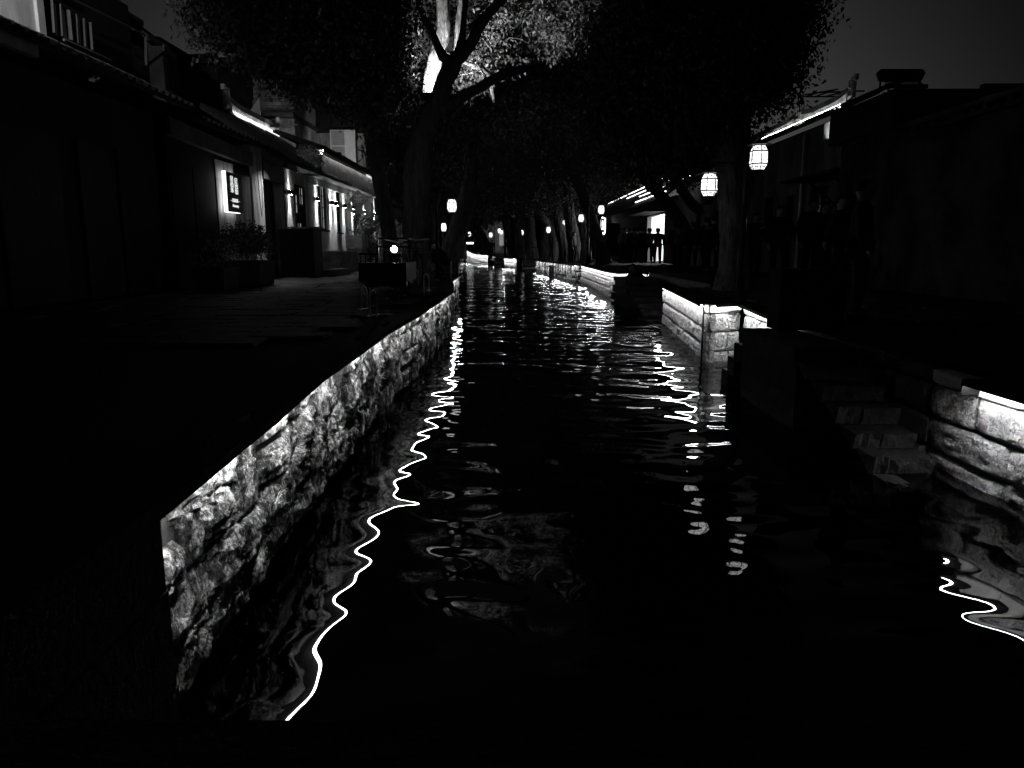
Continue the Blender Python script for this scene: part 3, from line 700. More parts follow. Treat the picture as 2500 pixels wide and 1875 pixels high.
# other trees
def lean(label,bx,by,Yb,pts,r0,ells,count,seed,m=bark,size=.12):
    base=Vector((PY(bx,600,Yb).x,Yb,SL)); pp=[base-Vector((0,0,.1))]+[PY(x,y,Yb) for x,y in pts]
    rr=[r0*1.35]+[r0*(1-.5*i/len(pts)) for i in range(len(pts))]
    return tree('leaning_tree',label,base,[(pp,rr)],ells,count,size,seed,m=m,group='trees along the canal')
lean('leaning tree with a fluted trunk slanting right over the left bank lamp post',1088,655,28,[(1100,610),(1118,560),(1135,500),(1146,440),(1152,360),(1165,260)],.36,
   [EL(1130,330,110,130,28,2.2),EL(1210,250,120,120,27,2),EL(1090,250,80,100,28,1.5),EL(1180,430,90,70,30,2)],16000,41)
lean('big dark trunk leaning left over the canal bend, behind the rubble wall',1478,640,38,[(1462,600),(1445,540),(1425,480),(1402,425),(1380,380),(1350,320)],.33,
   [EL(1380,330,130,90,37,2.5),EL(1480,330,110,110,38,2.5),EL(1420,230,160,100,36,3),EL(1510,440,70,35,38,1.5),EL(1330,450,90,40,42,2)],22000,42)
lean('pale spotted trunk with two thin stakes beside it',1431,640,40,[(1430,600),(1428,560),(1424,520),(1420,440)],.24,[EL(1400,400,90,60,42,2)],5000,43,m=barkp)
lean('dark trunk leaning left before a half hidden lantern',1388,640,45,[(1378,600),(1368,560),(1360,510),(1350,440)],.35,[EL(1360,440,110,55,46,2.5)],6500,44)
lean('thick middle trunk right of the narrow lantern',1408,640,43,[(1402,600),(1394,550),(1388,500),(1382,430)],.36,[EL(1370,490,80,40,44,2)],5000,45)
lean('upright far trunk behind the free standing lantern',1330,630,55,[(1329,590),(1331,550),(1330,480)],.30,[EL(1330,400,140,90,56,4)],8000,46,size=.16)
lean('flared pale far trunk under a lantern',1299,630,58,[(1297,600),(1295,560),(1293,500)],.42,[EL(1290,380,130,100,60,4)],8000,47,size=.16,m=barkp)
lean('dark twin far trunk left of the flared one',1266,628,62,[(1264,590),(1258,550),(1250,500)],.46,[EL(1230,400,130,100,62,4)],9000,48,size=.17)
lean('far dark trunk between two pale ones',1283,628,66,[(1280,590),(1276,550),(1272,500)],.35,[EL(1270,480,70,60,66,3)],4000,49,size=.17)
lean('far grooved trunk leaning left beside the standing dark figure',1184,622,78,[(1176,595),(1166,570),(1154,545),(1145,520)],.38,[EL(1150,500,80,50,78,4),EL(1120,440,100,80,78,4)],7000,50,size=.2)
lean('second far grooved trunk leaning left of the group on the quay',1193,622,80,[(1189,600),(1178,575),(1166,550),(1158,520)],.38,[EL(1200,500,100,40,80,4)],5000,51,size=.2)
lean('far trunk crossing in front of the lit house corner',1262,626,72,[(1254,600),(1243,575),(1234,545),(1228,500)],.4,[EL(1220,470,90,60,74,4)],6000,52,size=.18)
# dark mass of canopy over the canal, farther trees filling behind
for i,(x,y,rx,ry,Yb,lab) in enumerate([(1040,420,100,110,45,'dark leafy tree filling the gap left of the leaning trunk'),(1200,330,220,170,48,'broad dark tree crown hanging over the middle of the canal'),(1400,180,200,190,30,'high dark tree crown above the canal on the right of centre'),(1300,450,220,60,60,'low far tree crown over the right bank lanterns'),(1620,400,110,45,30,'leafy tree with low branches before the tiled roof'),(1110,500,90,60,60,'far leafy tree behind the left bank lanterns')]):
    base=Vector((PY(x+20,600,Yb).x,Yb,SL)); 
    if i==1: base.x=2.6
    if i==2: base.x=PY(1665,600,30).x
    if i==4: base=Vector((PY(1748,600,33).x,33,SL))
    if i==3: base.x=3.6
    c=PY(x,y,Yb)
    tree('broadleaf_tree',lab,base,[([base-Vector((0,0,.1)),base+Vector((0,0,1.6)),(base+c)/2+Vector((0,0,.6)),c],[.3,.24,.2,.12])],[EL(x,y,rx,ry,Yb,2.5),EL(x-rx*.5,y-ry*.3,rx*.6,ry*.6,Yb,2),EL(x+rx*.5,y-ry*.3,rx*.6,ry*.6,Yb,2)],
      int(26000*(rx*ry/20000)**.6) ,.0042*Yb if Yb>30 else .13,60+i,cl=.4 if Yb<40 else .6)
# floodlight on the trunk
fp=PY(1050,228,16.9)
th=thing('floodlight','dark floodlight box strapped to the forked tree, shining up the pale trunk','floodlight',tuple(fp))
b=MB(); b.box(-.2,.17,-.10,.10,-.13,-.0); b.build('housing',metald,th)
b=MB(); b.box(-.13,.10,-.06,.06,.003,.008); b.build('lens',emat('flood_lens',30),th)
b=MB(); b.tube([(0,-.1,-.1),(-.02,-.5,-.25)],.02,6); b.build('bracket',metald,th)
spot('flood_lamp',tuple(fp+Vector((0,0,.06))),tuple(PY(1130,40,18.7)),480,R(104),.6,.05)
spot('flood_lamp',tuple(fp+Vector((.10,.1,.07))),tuple(PY(1310,55,19.8)),400,R(62),.8,.05)  # added second beam from the same housing, brightens the leaves

# ------------------------------------------------------------------ buildings
def facade(th,X,Y0,Y1,z0,z1,openings,m,thick=.25,face=1,name='wall'):
    """wall in the plane x=X looking to +x (face=1) or -x, holes (ya,yb,za,zb)"""
    xs=(X-thick,X) if face==1 else (X,X+thick); b=MB(); y=Y0
    for (ya,yb,za,zb) in sorted(openings):
        b.box(xs[0],xs[1],y,ya,z0,z1)
        if za>z0: b.box(xs[0],xs[1],ya,yb,z0,za)
        if zb<z1: b.box(xs[0],xs[1],ya,yb,zb,z1)
        y=yb
    b.box(xs[0],xs[1],y,Y1,z0,z1)
    L0=th.location; b.v=[(v[0]-L0.x,v[1]-L0.y,v[2]-L0.z) for v in b.v]
    return b.build(name,m,th)
def lb(th,*boxes,name='part',m=None,parent=None):
    b=MB(); L0=th.location
    for q in boxes: b.box(q[0]-L0.x,q[1]-L0.x,q[2]-L0.y,q[3]-L0.y,q[4]-L0.z,q[5]-L0.z)
    return b.build(name,m,parent or th)
def window(th,X,ya,yb,za,zb,face=1,nx=2,nz=3,m=darkwood,pane=glassd,lit=None):
    s=face; x0=X-s*.10
    def bx(xa,xb,*r): return (min(xa,xb),max(xa,xb))+r
    w_=.05
    f=lb(th,bx(x0,x0+s*.06,ya,ya+w_,za,zb),bx(x0,x0+s*.06,yb-w_,yb,za,zb),bx(x0,x0+s*.058,ya+w_,yb-w_,za,za+w_),bx(x0,x0+s*.058,ya+w_,yb-w_,zb-w_,zb),name='window',m=m)
    bars=[]
    for i in range(1,nx): y=ya+(yb-ya)*i/nx; bars.append(bx(x0+s*.01,x0+s*.045,y-.018,y+.018,za+w_,zb-w_))
    for j in range(1,nz): z=za+(zb-za)*j/nz; bars.append(bx(x0+s*.012,x0+s*.04,ya+w_,yb-w_,z-.012,z+.012))
    if bars: lb(th,*bars,name='glazing_bars',m=m,parent=f)
    k=0
    for i in range(nx):
        for j in range(nz):
            p=lit if (lit and rnd.random()<.35) else pane
            lb(th,bx(x0-s*.01,x0-s*.002,ya+(yb-ya)*i/nx+.02,ya+(yb-ya)*(i+1)/nx-.02,za+(zb-za)*j/nz+.02,za+(zb-za)*(j+1)/nz-.02),name='pane',m=p,parent=f)
    lb(th,bx(X,X+s*.07,ya-.06,yb+.06,za-.06,za),name='window_sill',m=m,parent=f)
    return f
def row_mesh():
    b=MB(); n=5; L_=8
    for i in range(L_):
        z0=i/L_; z1=(i+1)/L_+.01; r0=.5; r1=.44
        k=len(b.v)
        for (t,r) in ((z0,r0),(z1,r1)):
            for j in range(n+1):
                a=math.pi*j/n; b.v.append((t,math.cos(a)*r,math.sin(a)*r+.0))
        for j in range(n): b.f.append((k+j,k+j+1,k+n+2+j,k+n+1+j))
    # end disc
    k=len(b.v); b.v+=[(-.002,math.cos(math.pi*2*j/8)*.5,math.sin(math.pi*2*j/8)*.5) for j in range(8)]; b.f.append(tuple(k+j for j in range(8)))
    return b.mesh('tile_row',rooft)
ROW=row_mesh()
def tiled_roof(th,xe,ze,xr,zr,Y0,Y1,pitch=.24,w_=.11,name='roof',sag=0):
    L0=th.location; d=Vector((xr-xe,0,zr-ze)); L_=d.length; d.normalize(); nrm=d.cross(Vector((0,1,0))); 
    if nrm.z<0: nrm=-nrm
    b=MB(); e=Vector((xe,0,ze)); r=Vector((xr,0,zr)); t=nrm*-.07
    q=[(e,Y0),(e,Y1),(r,Y1),(r,Y0)]
    b.hull8([(p.x+t.x-L0.x,y-L0.y,p.z+t.z-L0.z) for p,y in q],[(p.x-L0.x,y-L0.y,p.z-L0.z) for p,y in q])
    o=b.build(name,rooft,th)
    y=Y0+pitch/2
    yv=Vector((0,1,0)) 
    if d.cross(yv).dot(nrm)<0: yv=-yv
    while y<Y1:
        c=Vector((xe-L0.x-d.x*.04,y-L0.y,ze-L0.z-d.z*.04+rnd.uniform(-.012,.012)))
        M=Matrix(((d.x*L_,yv.x*w_,nrm.x*w_,c.x),(0,yv.y*w_,0,c.y),(d.z*L_,yv.z*w_,nrm.z*w_,c.z),(0,0,0,1)))
        link('tile_row',ROW,o,M); y+=pitch
    return o
def ridge(th,xr,zr,Y0,Y1,h=.3,up=.35,m=ridgem,flare=1.2,name='ridge',cap=True,flip=False):
    """ridge wall whose ends sweep upward, standing tile course between plaster bands"""
    L0=th.location; b=MB(); N=24; prev=None
    b2=MB()
    def zz(y):
        t=0
        for e,s in ((Y0,1),(Y1,-1)):
            q=(y-e)*s
            if q<flare: t+=up*((flare-q)/flare)**2
        return zr+t
    for i in range(N+1):
        y=Y0+(Y1-Y0)*i/N; z=zz(y); s=[(xr-.09,y,z-.15),(xr+.09,y,z-.15),(xr+.07,y,z+h*.45),(xr-.07,y,z+h*.45)]
        s=[(a-L0.x,c-L0.y,e-L0.z) for a,c,e in s]
        if prev: b.hull8(prev,s)
        prev=s
    o=b.build(name,m,th)
    y=Y0+.03; 
    while y<Y1-.03:   # standing tiles on edge
        z=zz(y); b2.hull8([(xr-.06-L0.x,y-L0.y,z+h*.45-L0.z),(xr+.06-L0.x,y-L0.y,z+h*.45-L0.z),(xr+.06-L0.x,y+.035-L0.y,z+h*.45-L0.z),(xr-.06-L0.x,y+.035-L0.y,z+h*.45-L0.z)],
             [(xr-.06-L0.x,y+.02-L0.y,z+h-L0.z),(xr+.06-L0.x,y+.02-L0.y,z+h-L0.z),(xr+.06-L0.x,y+.055-L0.y,z+h-L0.z),(xr-.06-L0.x,y+.055-L0.y,z+h-L0.z)]); y+=.06
    q=b2.build('standing_tiles',rooft,o); q['kind']='stuff'
    for e,s in ((Y0,-1),(Y1,1)):   # fretted end piece
        b3=MB(); z=zz(e); 
        def F(a,c,w0,w1): b3.box(xr-.05-L0.x,xr+.05-L0.x,min(e+s*a,e+s*c)-L0.y,max(e+s*a,e+s*c)-L0.y,z+w0-L0.z,z+w1-L0.z)
        F(0,.30,-.05,.03); F(0,.04,.03,.48); F(.26,.30,.03,.38); F(.04,.30,.44,.50); F(.04,.22,.20,.24); F(.12,.16,.24,.44); F(.30,.42,.40,.55)
        b3.build('ridge_end',m,o)
    return o
def sconce(label,X,Y_,z,e=16,face=1,size=R(52),parent=None):
    th=thing('wall_sconce',label,'wall lamp',(X,Y_,z),group='wall sconces on the tea house')
    s=face
    b=MB(); b.box(*(sorted((s*.01,s*.13))),-.055,.055,-.06,.06); b.build('housing',metald,th)
    b=MB(); b.box(*(sorted((0,s*.012))),-.04,.04,-.045,.045); b.build('back_plate',metald,th)
    for dz in (-1,1):
        b=MB(); b.box(*(sorted((s*.04,s*.1))),-.03,.03,dz*.061-.001,dz*.061+.001); b.build('lens',emat('sconce_lens',200),th)
        l=spot('sconce_beam',(X+s*.075,Y_,z+dz*.075),(X-s*.055,Y_,z+dz*1.0),e if dz<0 else e*.3,size if dz<0 else R(34),.85,.01)
        l.parent=th; l.location=(s*.075,0,dz*.075)
XL=-6.2
# --- white walled shop row: tea house L3
th=thing('tea_house','white plaster tea house with wall sconces, tall windows and a lit wooden fascia','house',(XL,23.1,SL)); TEA=th
ops=[(24.28,25.35,2.14,3.6),(26.75,27.4,2.1,3.6),(28.05,28.5,.82,3.2),(29.6,30.6,.82,3.3),(31.2,31.8,2.0,3.3)]
facade(th,XL,23.1,33.6,SL-.02,3.72,ops,plaster)
lb(th,(XL-.45,XL-.35,23.1,33.6,SL,3.7),name='inner_wall',m=darkwood)
window(th,XL,*ops[0],nx=3,nz=4,lit=wingl); window(th,XL,*ops[1],nx=2,nz=4); window(th,XL,*ops[4],nx=2,nz=3,lit=wingl)
for q in (ops[2],ops[3]):
    d=lb(th,(XL-.16,XL-.10,q[0]+.01,q[1]-.01,q[2],q[3]-.02),name='door',m=darkwood); lb(th,(XL-.10,XL-.06,q[0]+.06,q[0]+.09,1.7,1.9),name='handle',m=steel,parent=d)
lb(th,(XL,XL+.05,23.1,33.6,SL,1.12),name='plinth',m=oldplaster)
lb(th,(XL,XL+.10,30.95,31.12,SL,3.7),name='pilaster',m=plaster); lb(th,(XL,XL+.10,33.3,33.6,SL,3.7),name='pilaster',m=plaster); lb(th,(XL,XL+.12,28.62,28.85,SL,3.7),name='pilaster',m=plaster)
lb(th,(XL,XL+.06,23.1,33.6,3.5,3.70),name='cornice',m=plaster)
lb(th,(XL-.2,XL+.52,23.3,33.9,3.72,3.78),name='soffit',m=wood)
fas=lb(th,(XL+.40,XL+.46,23.0,33.9,3.79,4.34),name='fascia_back',m=darkwood)
y=23.0
while y<33.9:
    w_=rnd.uniform(.2,.32); lb(th,(XL+.465,XL+.485+rnd.uniform(0,.015),y+.004,min(y+w_,33.9)-.006,3.70,4.32),name='fascia_plank',m=wood); y+=w_
lb(th,(XL+.3,XL+.62,22.9,34.0,4.44,4.50),name='gutter_cap',m=darkwood)
lb(th,(XL+.53,XL+.548,23.0,33.9,4.415,4.43),name='light_line',m=emat('fascia_led',45)); lb(th,(XL+.575,XL+.59,22.9,34.0,4.36,4.438),name='gutter_lip',m=darkwood)
tiled_roof(th,XL+.60,4.5,XL-.9,5.0,22.9,34.0)
# end spot of the fascia
for (Y_,z_,lab) in ((21.1,3.07,'sconce alone beside the dark wooden entry'),(23.97,3.07,'sconce left of the first tea house window'),(25.84,3.07,'left sconce of the close pair between two windows'),(26.5,3.07,'right sconce of the close pair between two windows'),
    (27.82,3.07,'sconce right of the second tea house window'),(28.75,3.05,'sconce under the white security camera'),(29.3,2.9,'lower dark sconce left of the tea banner'),(31.03,3.0,'sconce on the narrow pilaster right of the tea banner'),(33.4,3.02,'last sconce at the far corner of the tea house')):
    sconce(lab,XL+(.10 if Y_ in(31.03,33.4) else .12 if Y_==28.75 else 0),Y_,z_,e=190 if Y_!=29.3 else 8)
# security camera
th=thing('security_camera','white box camera on a bracket under the tea house soffit','camera',(XL+.12,28.75,3.5))
b=MB(); b.box(0,.22,-.05,.05,-.03,.08); b.build('body',metalw,th); b=MB(); b.lathe([(.035,-.06),(.045,-.03)],8,(.16,0,0)); b.build('lens',metald,th)
# tea banner
c=PY(875,487,26.5); th=thing('tea_banner','dark diamond banner with one pale tea character hanging from a thin rod','banner',tuple(c))
s=.32; b=MB(); b.prism([(-s,0),(0,-s*1.05),(s,0),(0,s*1.05)],'y',-.008,.008); b.build('cloth',mat('banner_cloth',.2,.9,20,.3,.2),th)
b=MB(); b.tube([(0,0,-s*1.05),(-.18,0,-.9)],.006,5); b.tube([(0,.02,s*1.05),(0,.02,s*1.5)],.005,5); b.build('rod',metald,th)
def text(body,th,loc,size,m,rot=(R(90),0,0),name='lettering',ext=.004,align='CENTER',shear=0):
    cu=bpy.data.curves.new(name,'FONT'); cu.body=body; cu.size=size; cu.extrude=ext; cu.align_x=align; cu.align_y='CENTER'; cu.shear=shear; cu.resolution_u=3
    o=bpy.data.objects.new('tmp',cu); COL.objects.link(o); dg=bpy.context.evaluated_depsgraph_get(); me=bpy.data.meshes.new_from_object(o.evaluated_get(dg)); bpy.data.objects.remove(o)
    me.materials.clear(); me.materials.append(m); q=bpy.data.objects.new(name,me); COL.objects.link(q); q.parent=th; q.location=loc; q.rotation_euler=rot; return q
text('茶',th,(0,-.016,.0),.32,mat('pale_paint',.6,.8,5,.1,0))
# --- L2
th=thing('shop_house','dark timber fronted house with a lattice window between the white pillar and the tea house','house',(XL,18.9,SL))
facade(th,XL,20.55,23.1,SL,3.7,[(21.6,22.85,1.75,3.35)],oldplaster); window(th,XL,21.6,22.85,1.75,3.35,nx=4,nz=6,lit=wingl)
lb(th,(XL-.35,XL-.30,18.9,20.55,SL,3.7),name='recess_wall',m=darkwood)
for k in range(4): lb(th,(XL-.29,XL-.25,19.0+k*.38,19.34+k*.38,SL+.02,3.2),name='door_leaf',m=darkwood if k!=1 else mat('brown_door',.09,.7,2,.5,.2,20,strike=(3,3,.4)))
lb(th,(XL-.1,XL+.05,18.9,20.55,3.25,3.65),name='lintel',m=darkwood)
lb(th,(XL,XL+.02,20.6,20.75,SL,3.6),name='door_jamb',m=darkwood)
tiled_roof(th,XL+.6,3.72,XL-1.9,5.32,18.6,26.6,pitch=.22)
ridge(th,XL-1.9,5.42,22.2,26.7,h=.30,up=.10,flare=.9)
lb(th,(XL-1.76,XL-1.75,22.2,26.6,5.36,5.37),name='roof_light',m=emat('ridge_led',26))
b=MB(); q=[PY(x_,y_,24.7)-th.location for x_,y_ in ((600,286),(633,238),(635,300),(612,300))]; b.prism([(v.x,v.z) for v in q],'y',5.8,5.9); b.build('white_gable',plaster,th)
spot('gable_wash',(-8.6,24.2,5.6),(-8.75,24.7,5.9),3,R(120),1,.03)  # added wash light without a fixture, brightens the white gable
# entry partition and steps
th=thing('wooden_counter','dark wooden half height counter beside the steps','counter',(XL+.05,18.9,SL)); b=MB(); b.box(0,1.1,.95,1.05,0,1.25); b.build('panel',darkwood,th); b=MB(); b.box(0,1.15,.93,1.07,1.255,1.3); b.build('top_rail',wood,th); b=MB(); b.box(1.0,1.1,.2,.945,0,1.25); b.build('panel',darkwood,th)
th=thing('door_steps','three worn stone steps in front of the plaster wall beside the dark counter','steps',(XL+.07,21.2,SL))
for k in range(3): b=MB(); b.box(0,1.35-.42*k,-.9,.9-.1*k,.17*k+.002*k,.17*(k+1)); b.build('step_stone',mat('step_slab',.22,.8,5,.3,.5,25),th)
th=thing('added_eave_lamp','added dark lamp under the eave beside the white pillar, lighting the pillar softly','added lamp',(-5.75,19.4,3.58)); b=MB(); b.lathe([(.05,0),(.05,.06),(.02,.08)],10); b.build('housing',metald,th); spot('added_eave_beam',(-5.75,19.4,3.56),(-6.2,18.45,2.0),120,R(96),1,.04)  # lamp added to brighten the pillar
# --- L1 with sign and white pillar
th=thing('shop_house','dark shop house with glowing sign and a tall white corner pillar','house',(XL,13.8,SL))
facade(th,XL-.03,13.8,18.2,SL,3.6,[],mat('shaded_front',.005,.8,6,.2,0),name='front')  # shade of the unlit shop front put into a near-black colour
lb(th,(XL-.03,XL,15.97,16.98,SL,3.38),name='pilaster',m=oldplaster)
for k,(a,b_) in enumerate(((13.9,14.8),(14.86,15.9))): lb(th,(XL-.028,XL-.01,a,b_,SL,3.1),name='door_panel',m=mat('shaded_front',.005))
for k,(a,b_) in enumerate(((17.02,17.5),(17.54,18.1))): lb(th,(XL-.028,XL-.01,a,b_,SL,3.2),name='door_panel',m=mat('brown_door',.09))
lb(th,(XL-.28,XL+.02,18.12,18.9,SL,3.95),name='white_pillar',m=plaster)
# curved eave board
b=MB(); N=14; prev=None
for i in range(N+1):
    y=13.8+i*(18.05-13.8)/N; t=i/N; z=3.42+.12*(1-t)**1.4+.02*t; s_=[(0,y-13.8,z-SL),(.09,y-13.8,z-SL+.02),(.09,y-13.8,z-SL+.32),(0,y-13.8,z-SL+.32)]
    if prev: b.hull8(prev,s_)
    prev=s_
b.build('eave_board',mat('eave_wood',.10,.7,3,.4,.3),th)
tiled_roof(th,XL+.55,3.86,XL-2.0,4.8,13.8,18.5,pitch=.24)
# sign
Ys0,Ys1=16.02,16.97; th=thing('shop_sign','square black shop sign with white characters and a glowing white edge','sign',(XL+.13,16.5,2.73))
b=MB(); b.box(-.02,.04,-.42,.475,-.41,.41); b.build('board',metald,th)
b=MB(); b.box(-.035,-.021,-.41,.45,-.425,.425); b.build('glow_tray',sign_e,th)
b=MB(); b.box(-.035,.038,-.445,-.423,-.43,.42); b.build('glow_edge',sign_e,th)
for i,(ch,zz_) in enumerate((('景',.24),('家',.07))): text(ch,th,(.045,-.12,zz_),.2,text_e,(R(90),0,R(90)))
for i,(ch,zz_) in enumerate((('民',.22),('宿',.05))): text(ch,th,(.045,.13,zz_),.2,text_e,(R(90),0,R(90)))
text('— 景家民宿 —',th,(.045,.01,-.17),.085,text_e,(R(90),0,R(90))); text('Homestay',th,(.045,.02,-.28),.085,text_e,(R(90),0,R(90)),shear=.25)
# house number plate
c=PX(499,527,XL-.18); th=thing('number_plate','small dim plate on the dark door left of the sign','plate',tuple(c)); b=MB(); b.box(0,.01,-.3,.3,-.07,.07); b.build('plate',mat('dim_plate',.25,.6,30,.5,0),th)
# --- L0 house far left with upper storey
th=thing('shop_house','nearest dark house on the left with a tiled eave and white upper storey','house',(XL-.2,3,SL))
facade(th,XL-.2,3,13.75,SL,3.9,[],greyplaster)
for k,(a,b_) in enumerate(((8.0,9.3),(9.4,10.7),(11.2,12.2),(12.3,13.3))): lb(th,(XL-.2,XL-.14,a,b_,SL,3.1),name='door_panel',m=darkwood)
tiled_roof(th,XL+.6,3.98,XL-1.0,4.72,4,13.7,pitch=.23)
facade(th,XL-1.0,3,11.95,4.4,7.5,[],plaster,name='upper_wall')
lb(th,(XL-1.0,XL-.95,11.95,12.12,4.6,7.5),name='corner_board',m=metalw)
lb(th,(XL-2.2,XL-1.3,12.12,15.5,4.6,6.2),name='upper_back_wall',m=darkwood)
# glazed balcony frame
p0=PX(135,95,XL-1.0)
thb=thing('balcony_enclosure','metal framed glazed balcony above the nearest left roof','balcony',(XL-1.0,8.8,4.9))
def lbar(x0,y0,x1,y1,r,nm='frame_bar'):
    a=PX(x0,y0,XL-.98)-thb.location; c=PX(x1,y1,XL-.98)-thb.location; b=MB(); b.tube([a,c],r,5); b.build(nm,mat('dim_rail',.10,.5,6,.2,.1),thb)
lbar(126,-10,132,80,.022); lbar(147,10,152,88,.014); lbar(167,25,174,98,.035); lbar(186,35,190,105,.014); lbar(204,45,208,114,.016); lbar(220,55,225,122,.026)
lbar(120,-30,355,86,.022,'top_rail'); lbar(355,86,400,108,.016,'top_rail'); lbar(156,97,270,148,.026,'bottom_rail'); lbar(355,86,357,160,.026); lbar(399,108,399,124,.02)
a=PX(175,70,XL-1.05)-thb.location; b=MB(); b.add([PX(130,-5,XL-1.02)-thb.location,PX(225,45,XL-1.02)-thb.location,PX(225,124,XL-1.02)-thb.location,PX(133,85,XL-1.02)-thb.location],[(0,1,2,3)]); b.build('glass_sheet',glassd,thb)
c=PX(337,150,XL-1.6); th=thing('air_conditioner','small pale box unit on the roof under the diagonal rail','air conditioner',tuple(c))
b=MB(); b.box(-.12,.12,-.45,.5,-.28,.25); b.build('body',mat('dim_unit',.22,.6,4,.2,.05),th); b=MB(); b.box(.121,.13,-.35,.35,.02,.05); b.box(.121,.13,-.1,.35,-.16,-.13); b.build('slot',metald,th)
# uplight for upper wall
fl=Vector((-6.4,8.3,6.0)); th=thing('floodlight','small floodlight on the nearest left roof washing the white upper wall','floodlight',tuple(fl)); b=MB(); b.box(-.1,.1,-.1,.1,-.05,.02); b.build('housing',metald,th)
spot('roof_flood',tuple(fl+Vector((0,0,-.08))),(-7.2,9.9,5.5),620,R(85),.8,.05)
# --- upper houses behind the tea house
th=thing('brick_house','old house with exposed brick gable rising behind the lit roof ridge','house',(-9.2,27,SL))
lb(th,(-10.5,-7.62,27.05,30,SL,7.3),name='wall',m=mat('gable_plaster',.25,.9,2,.5,.3,20))
k=0; zb=5.75
BR=[]; 
for i in range(4):
    r=random.Random(400+i); b=MB(); j=lambda:r.uniform(-.03,.03)
    b.v=[(-.5+j(),0,-.5+j()),(.5+j(),0,-.5+j()),(.5+j(),0,.5+j()),(-.5+j(),0,.5+j()),(-.46+j(),-1+j(),-.40+j()),(.46+j(),-1+j(),-.40+j()),(.46+j(),-1+j(),.40+j()),(-.46+j(),-1+j(),.40+j())]
    b.f=[(4,5,6,7),(0,1,5,4),(1,2,6,5),(2,3,7,6),(3,0,4,7)]; BR.append(b.mesh('brick',brickm))
z=5.72; row=0
while z<7.2 and k<290:
    x=-9.0+(.12 if row%2 else 0)
    while x<-7.64 and k<290:
        if rnd.random()<.95: link('brick',rnd.choice(BR),th,Matrix.Translation((x+.11+9.2,27.045-27+rnd.uniform(-.01,.01),z-SL))@Matrix.Diagonal((.215,.035,.062,1))); k+=1
        x+=.235
    z+=.078; row+=1
# sloping dark roof edge of that gable + big roofs
lb(th,(-10.6,-9.0,26.4,30,6.6,7.4),name='dormer',m=darkwood)
b=MB(); b.prism([(-1.6,6.4),(.2,5.2),(1.7,5.2),(1.7,5.3),(.3,5.35),(-1.3,6.9)],'y',-.5,3); b.build('gable_roof',rooft,th)
def dark_house(label,pts,Ya,depth_,m=mat('dark_render',.04,.9,2,.4,.3),roofm=rooft):
    """house whose gable front at Ya is outlined by points (x,z)"""
    th=thing('dark_house',label,'house',(pts[0][0],Ya,SL)); b=MB(); b.prism([(p[0]-pts[0][0],p[1]-SL) for p in pts],'y',0,depth_); b.build('wall',m,th)
    top=[p for p in pts if p[1]>SL+.5]
    for i in range(len(top)-1):
        a,c=top[i],top[i+1]
        if abs(a[0]-c[0])<.3: continue
        b=MB(); b.prism([(a[0]-pts[0][0]-.1,a[1]-SL+.01),(c[0]-pts[0][0]+.1,c[1]-SL+.01),(c[0]-pts[0][0]+.1,c[1]-SL+.13),(a[0]-pts[0][0]-.1,a[1]-SL+.13)],'y',-.3,depth_); b.build('roof_slab',roofm,th)
    return th
def sil(Y_,*pp): return [(PY(x,y,Y_).x,PY(x,y,Y_).z) for x,y in pp]
q=sil(31,(515,153),(718,153),(728,212),(745,228)); dark_house('tall dark house behind the brick gable, its flat roof against the sky',[(q[0][0],SL)]+q+[(q[-1][0],SL)],31,5)
q=sil(34,(735,215),(765,235),(790,258),(830,272),(850,270),(900,262)); dark_house('dark house with a sagging swept ridge against the night sky',[(q[0][0],SL)]+q+[(q[-1][0],SL)],34,5)
q=sil(24,(395,108),(460,150),(500,148),(505,160),(530,160)); dark_house('dark house whose roof slopes down behind the balcony',[(q[0][0]-3,SL),(q[0][0]-3,q[0][1]+.5)]+q+[(q[-1][0],SL)],24,4)
q=sil(16.5,(180,28),(300,42),(370,112),(395,112)); dark_house('dark gable behind the balcony enclosure on the far left',[(q[0][0],SL)]+q+[(q[-1][0],SL)],16.5,.7)
# roof tank silhouette
c=PY(505,143,24); th=thing('roof_tank','small dark round tank on the left roof edge','tank',tuple(c+Vector((0,.3,0)))); b=MB(); b.tube([(-.15,0,.1),(.2,0,.1)],.13,10); b.build('tank',metald,th); b=MB(); b.box(-.1,.1,-.05,.05,-.2,0); b.build('stand',metald,th)
# twin fan air conditioner
c=PY(837,356,30); th=thing('air_conditioner','white twin fan air conditioner hung on the upper wall above the tea house roof','air conditioner',tuple(c))
b=MB(); b.box(-.49,.49,0,.35,-.62,.60); b.build('body',mat('unit_white',.6,.5,4,.12,.05),th)
for zc in (-.30,.29):
    b=MB(); b.box(-.44,.07,-.012,-.001,zc-.27,zc+.27); o=b.build('grille_panel',mat('unit_grille',.22,.6,4,.2,.05),th)
    b=MB(); 
    for i in range(13): b.box(-.43+i*.0405,-.424+i*.0405,-.022,-.013,zc-.26,zc+.26)
    for i in range(10): b.box(-.44,.07,-.026,-.0225,zc-.25+i*.055,zc-.246+i*.055)
    b.build('grille_wires',mat('wire',.5,.5,5,.1,0),o)
    b=MB(); b.lathe([(.235,0),(.22,.006)],20); q=b.build('fan_ring',metald,o); q.rotation_euler=(R(90),0,0); q.location=(-.185,-.005,zc)
b=MB(); b.box(-.5,.5,-.03,.0,-.68,-.625); b.build('bracket',metalw,th)
b=MB(); b.tube([(.5,.1,-.1),(.72,.1,-.2),(.75,.1,-.45),(.55,.1,-.6)],.02,6); b.build('pipe',metald,th)
th=thing('upper_house','plain upper wall behind the twin fan air conditioner','house',(-7.8,30.36,4.4)); b=MB(); b.box(-.6,2.0,0,2.5,-.2,1.6); b.build('wall',oldplaster,th); b=MB(); b.box(-.8,2.1,-.1,2.6,1.6,2.6); b.build('upper_boarding',darkwood,th)
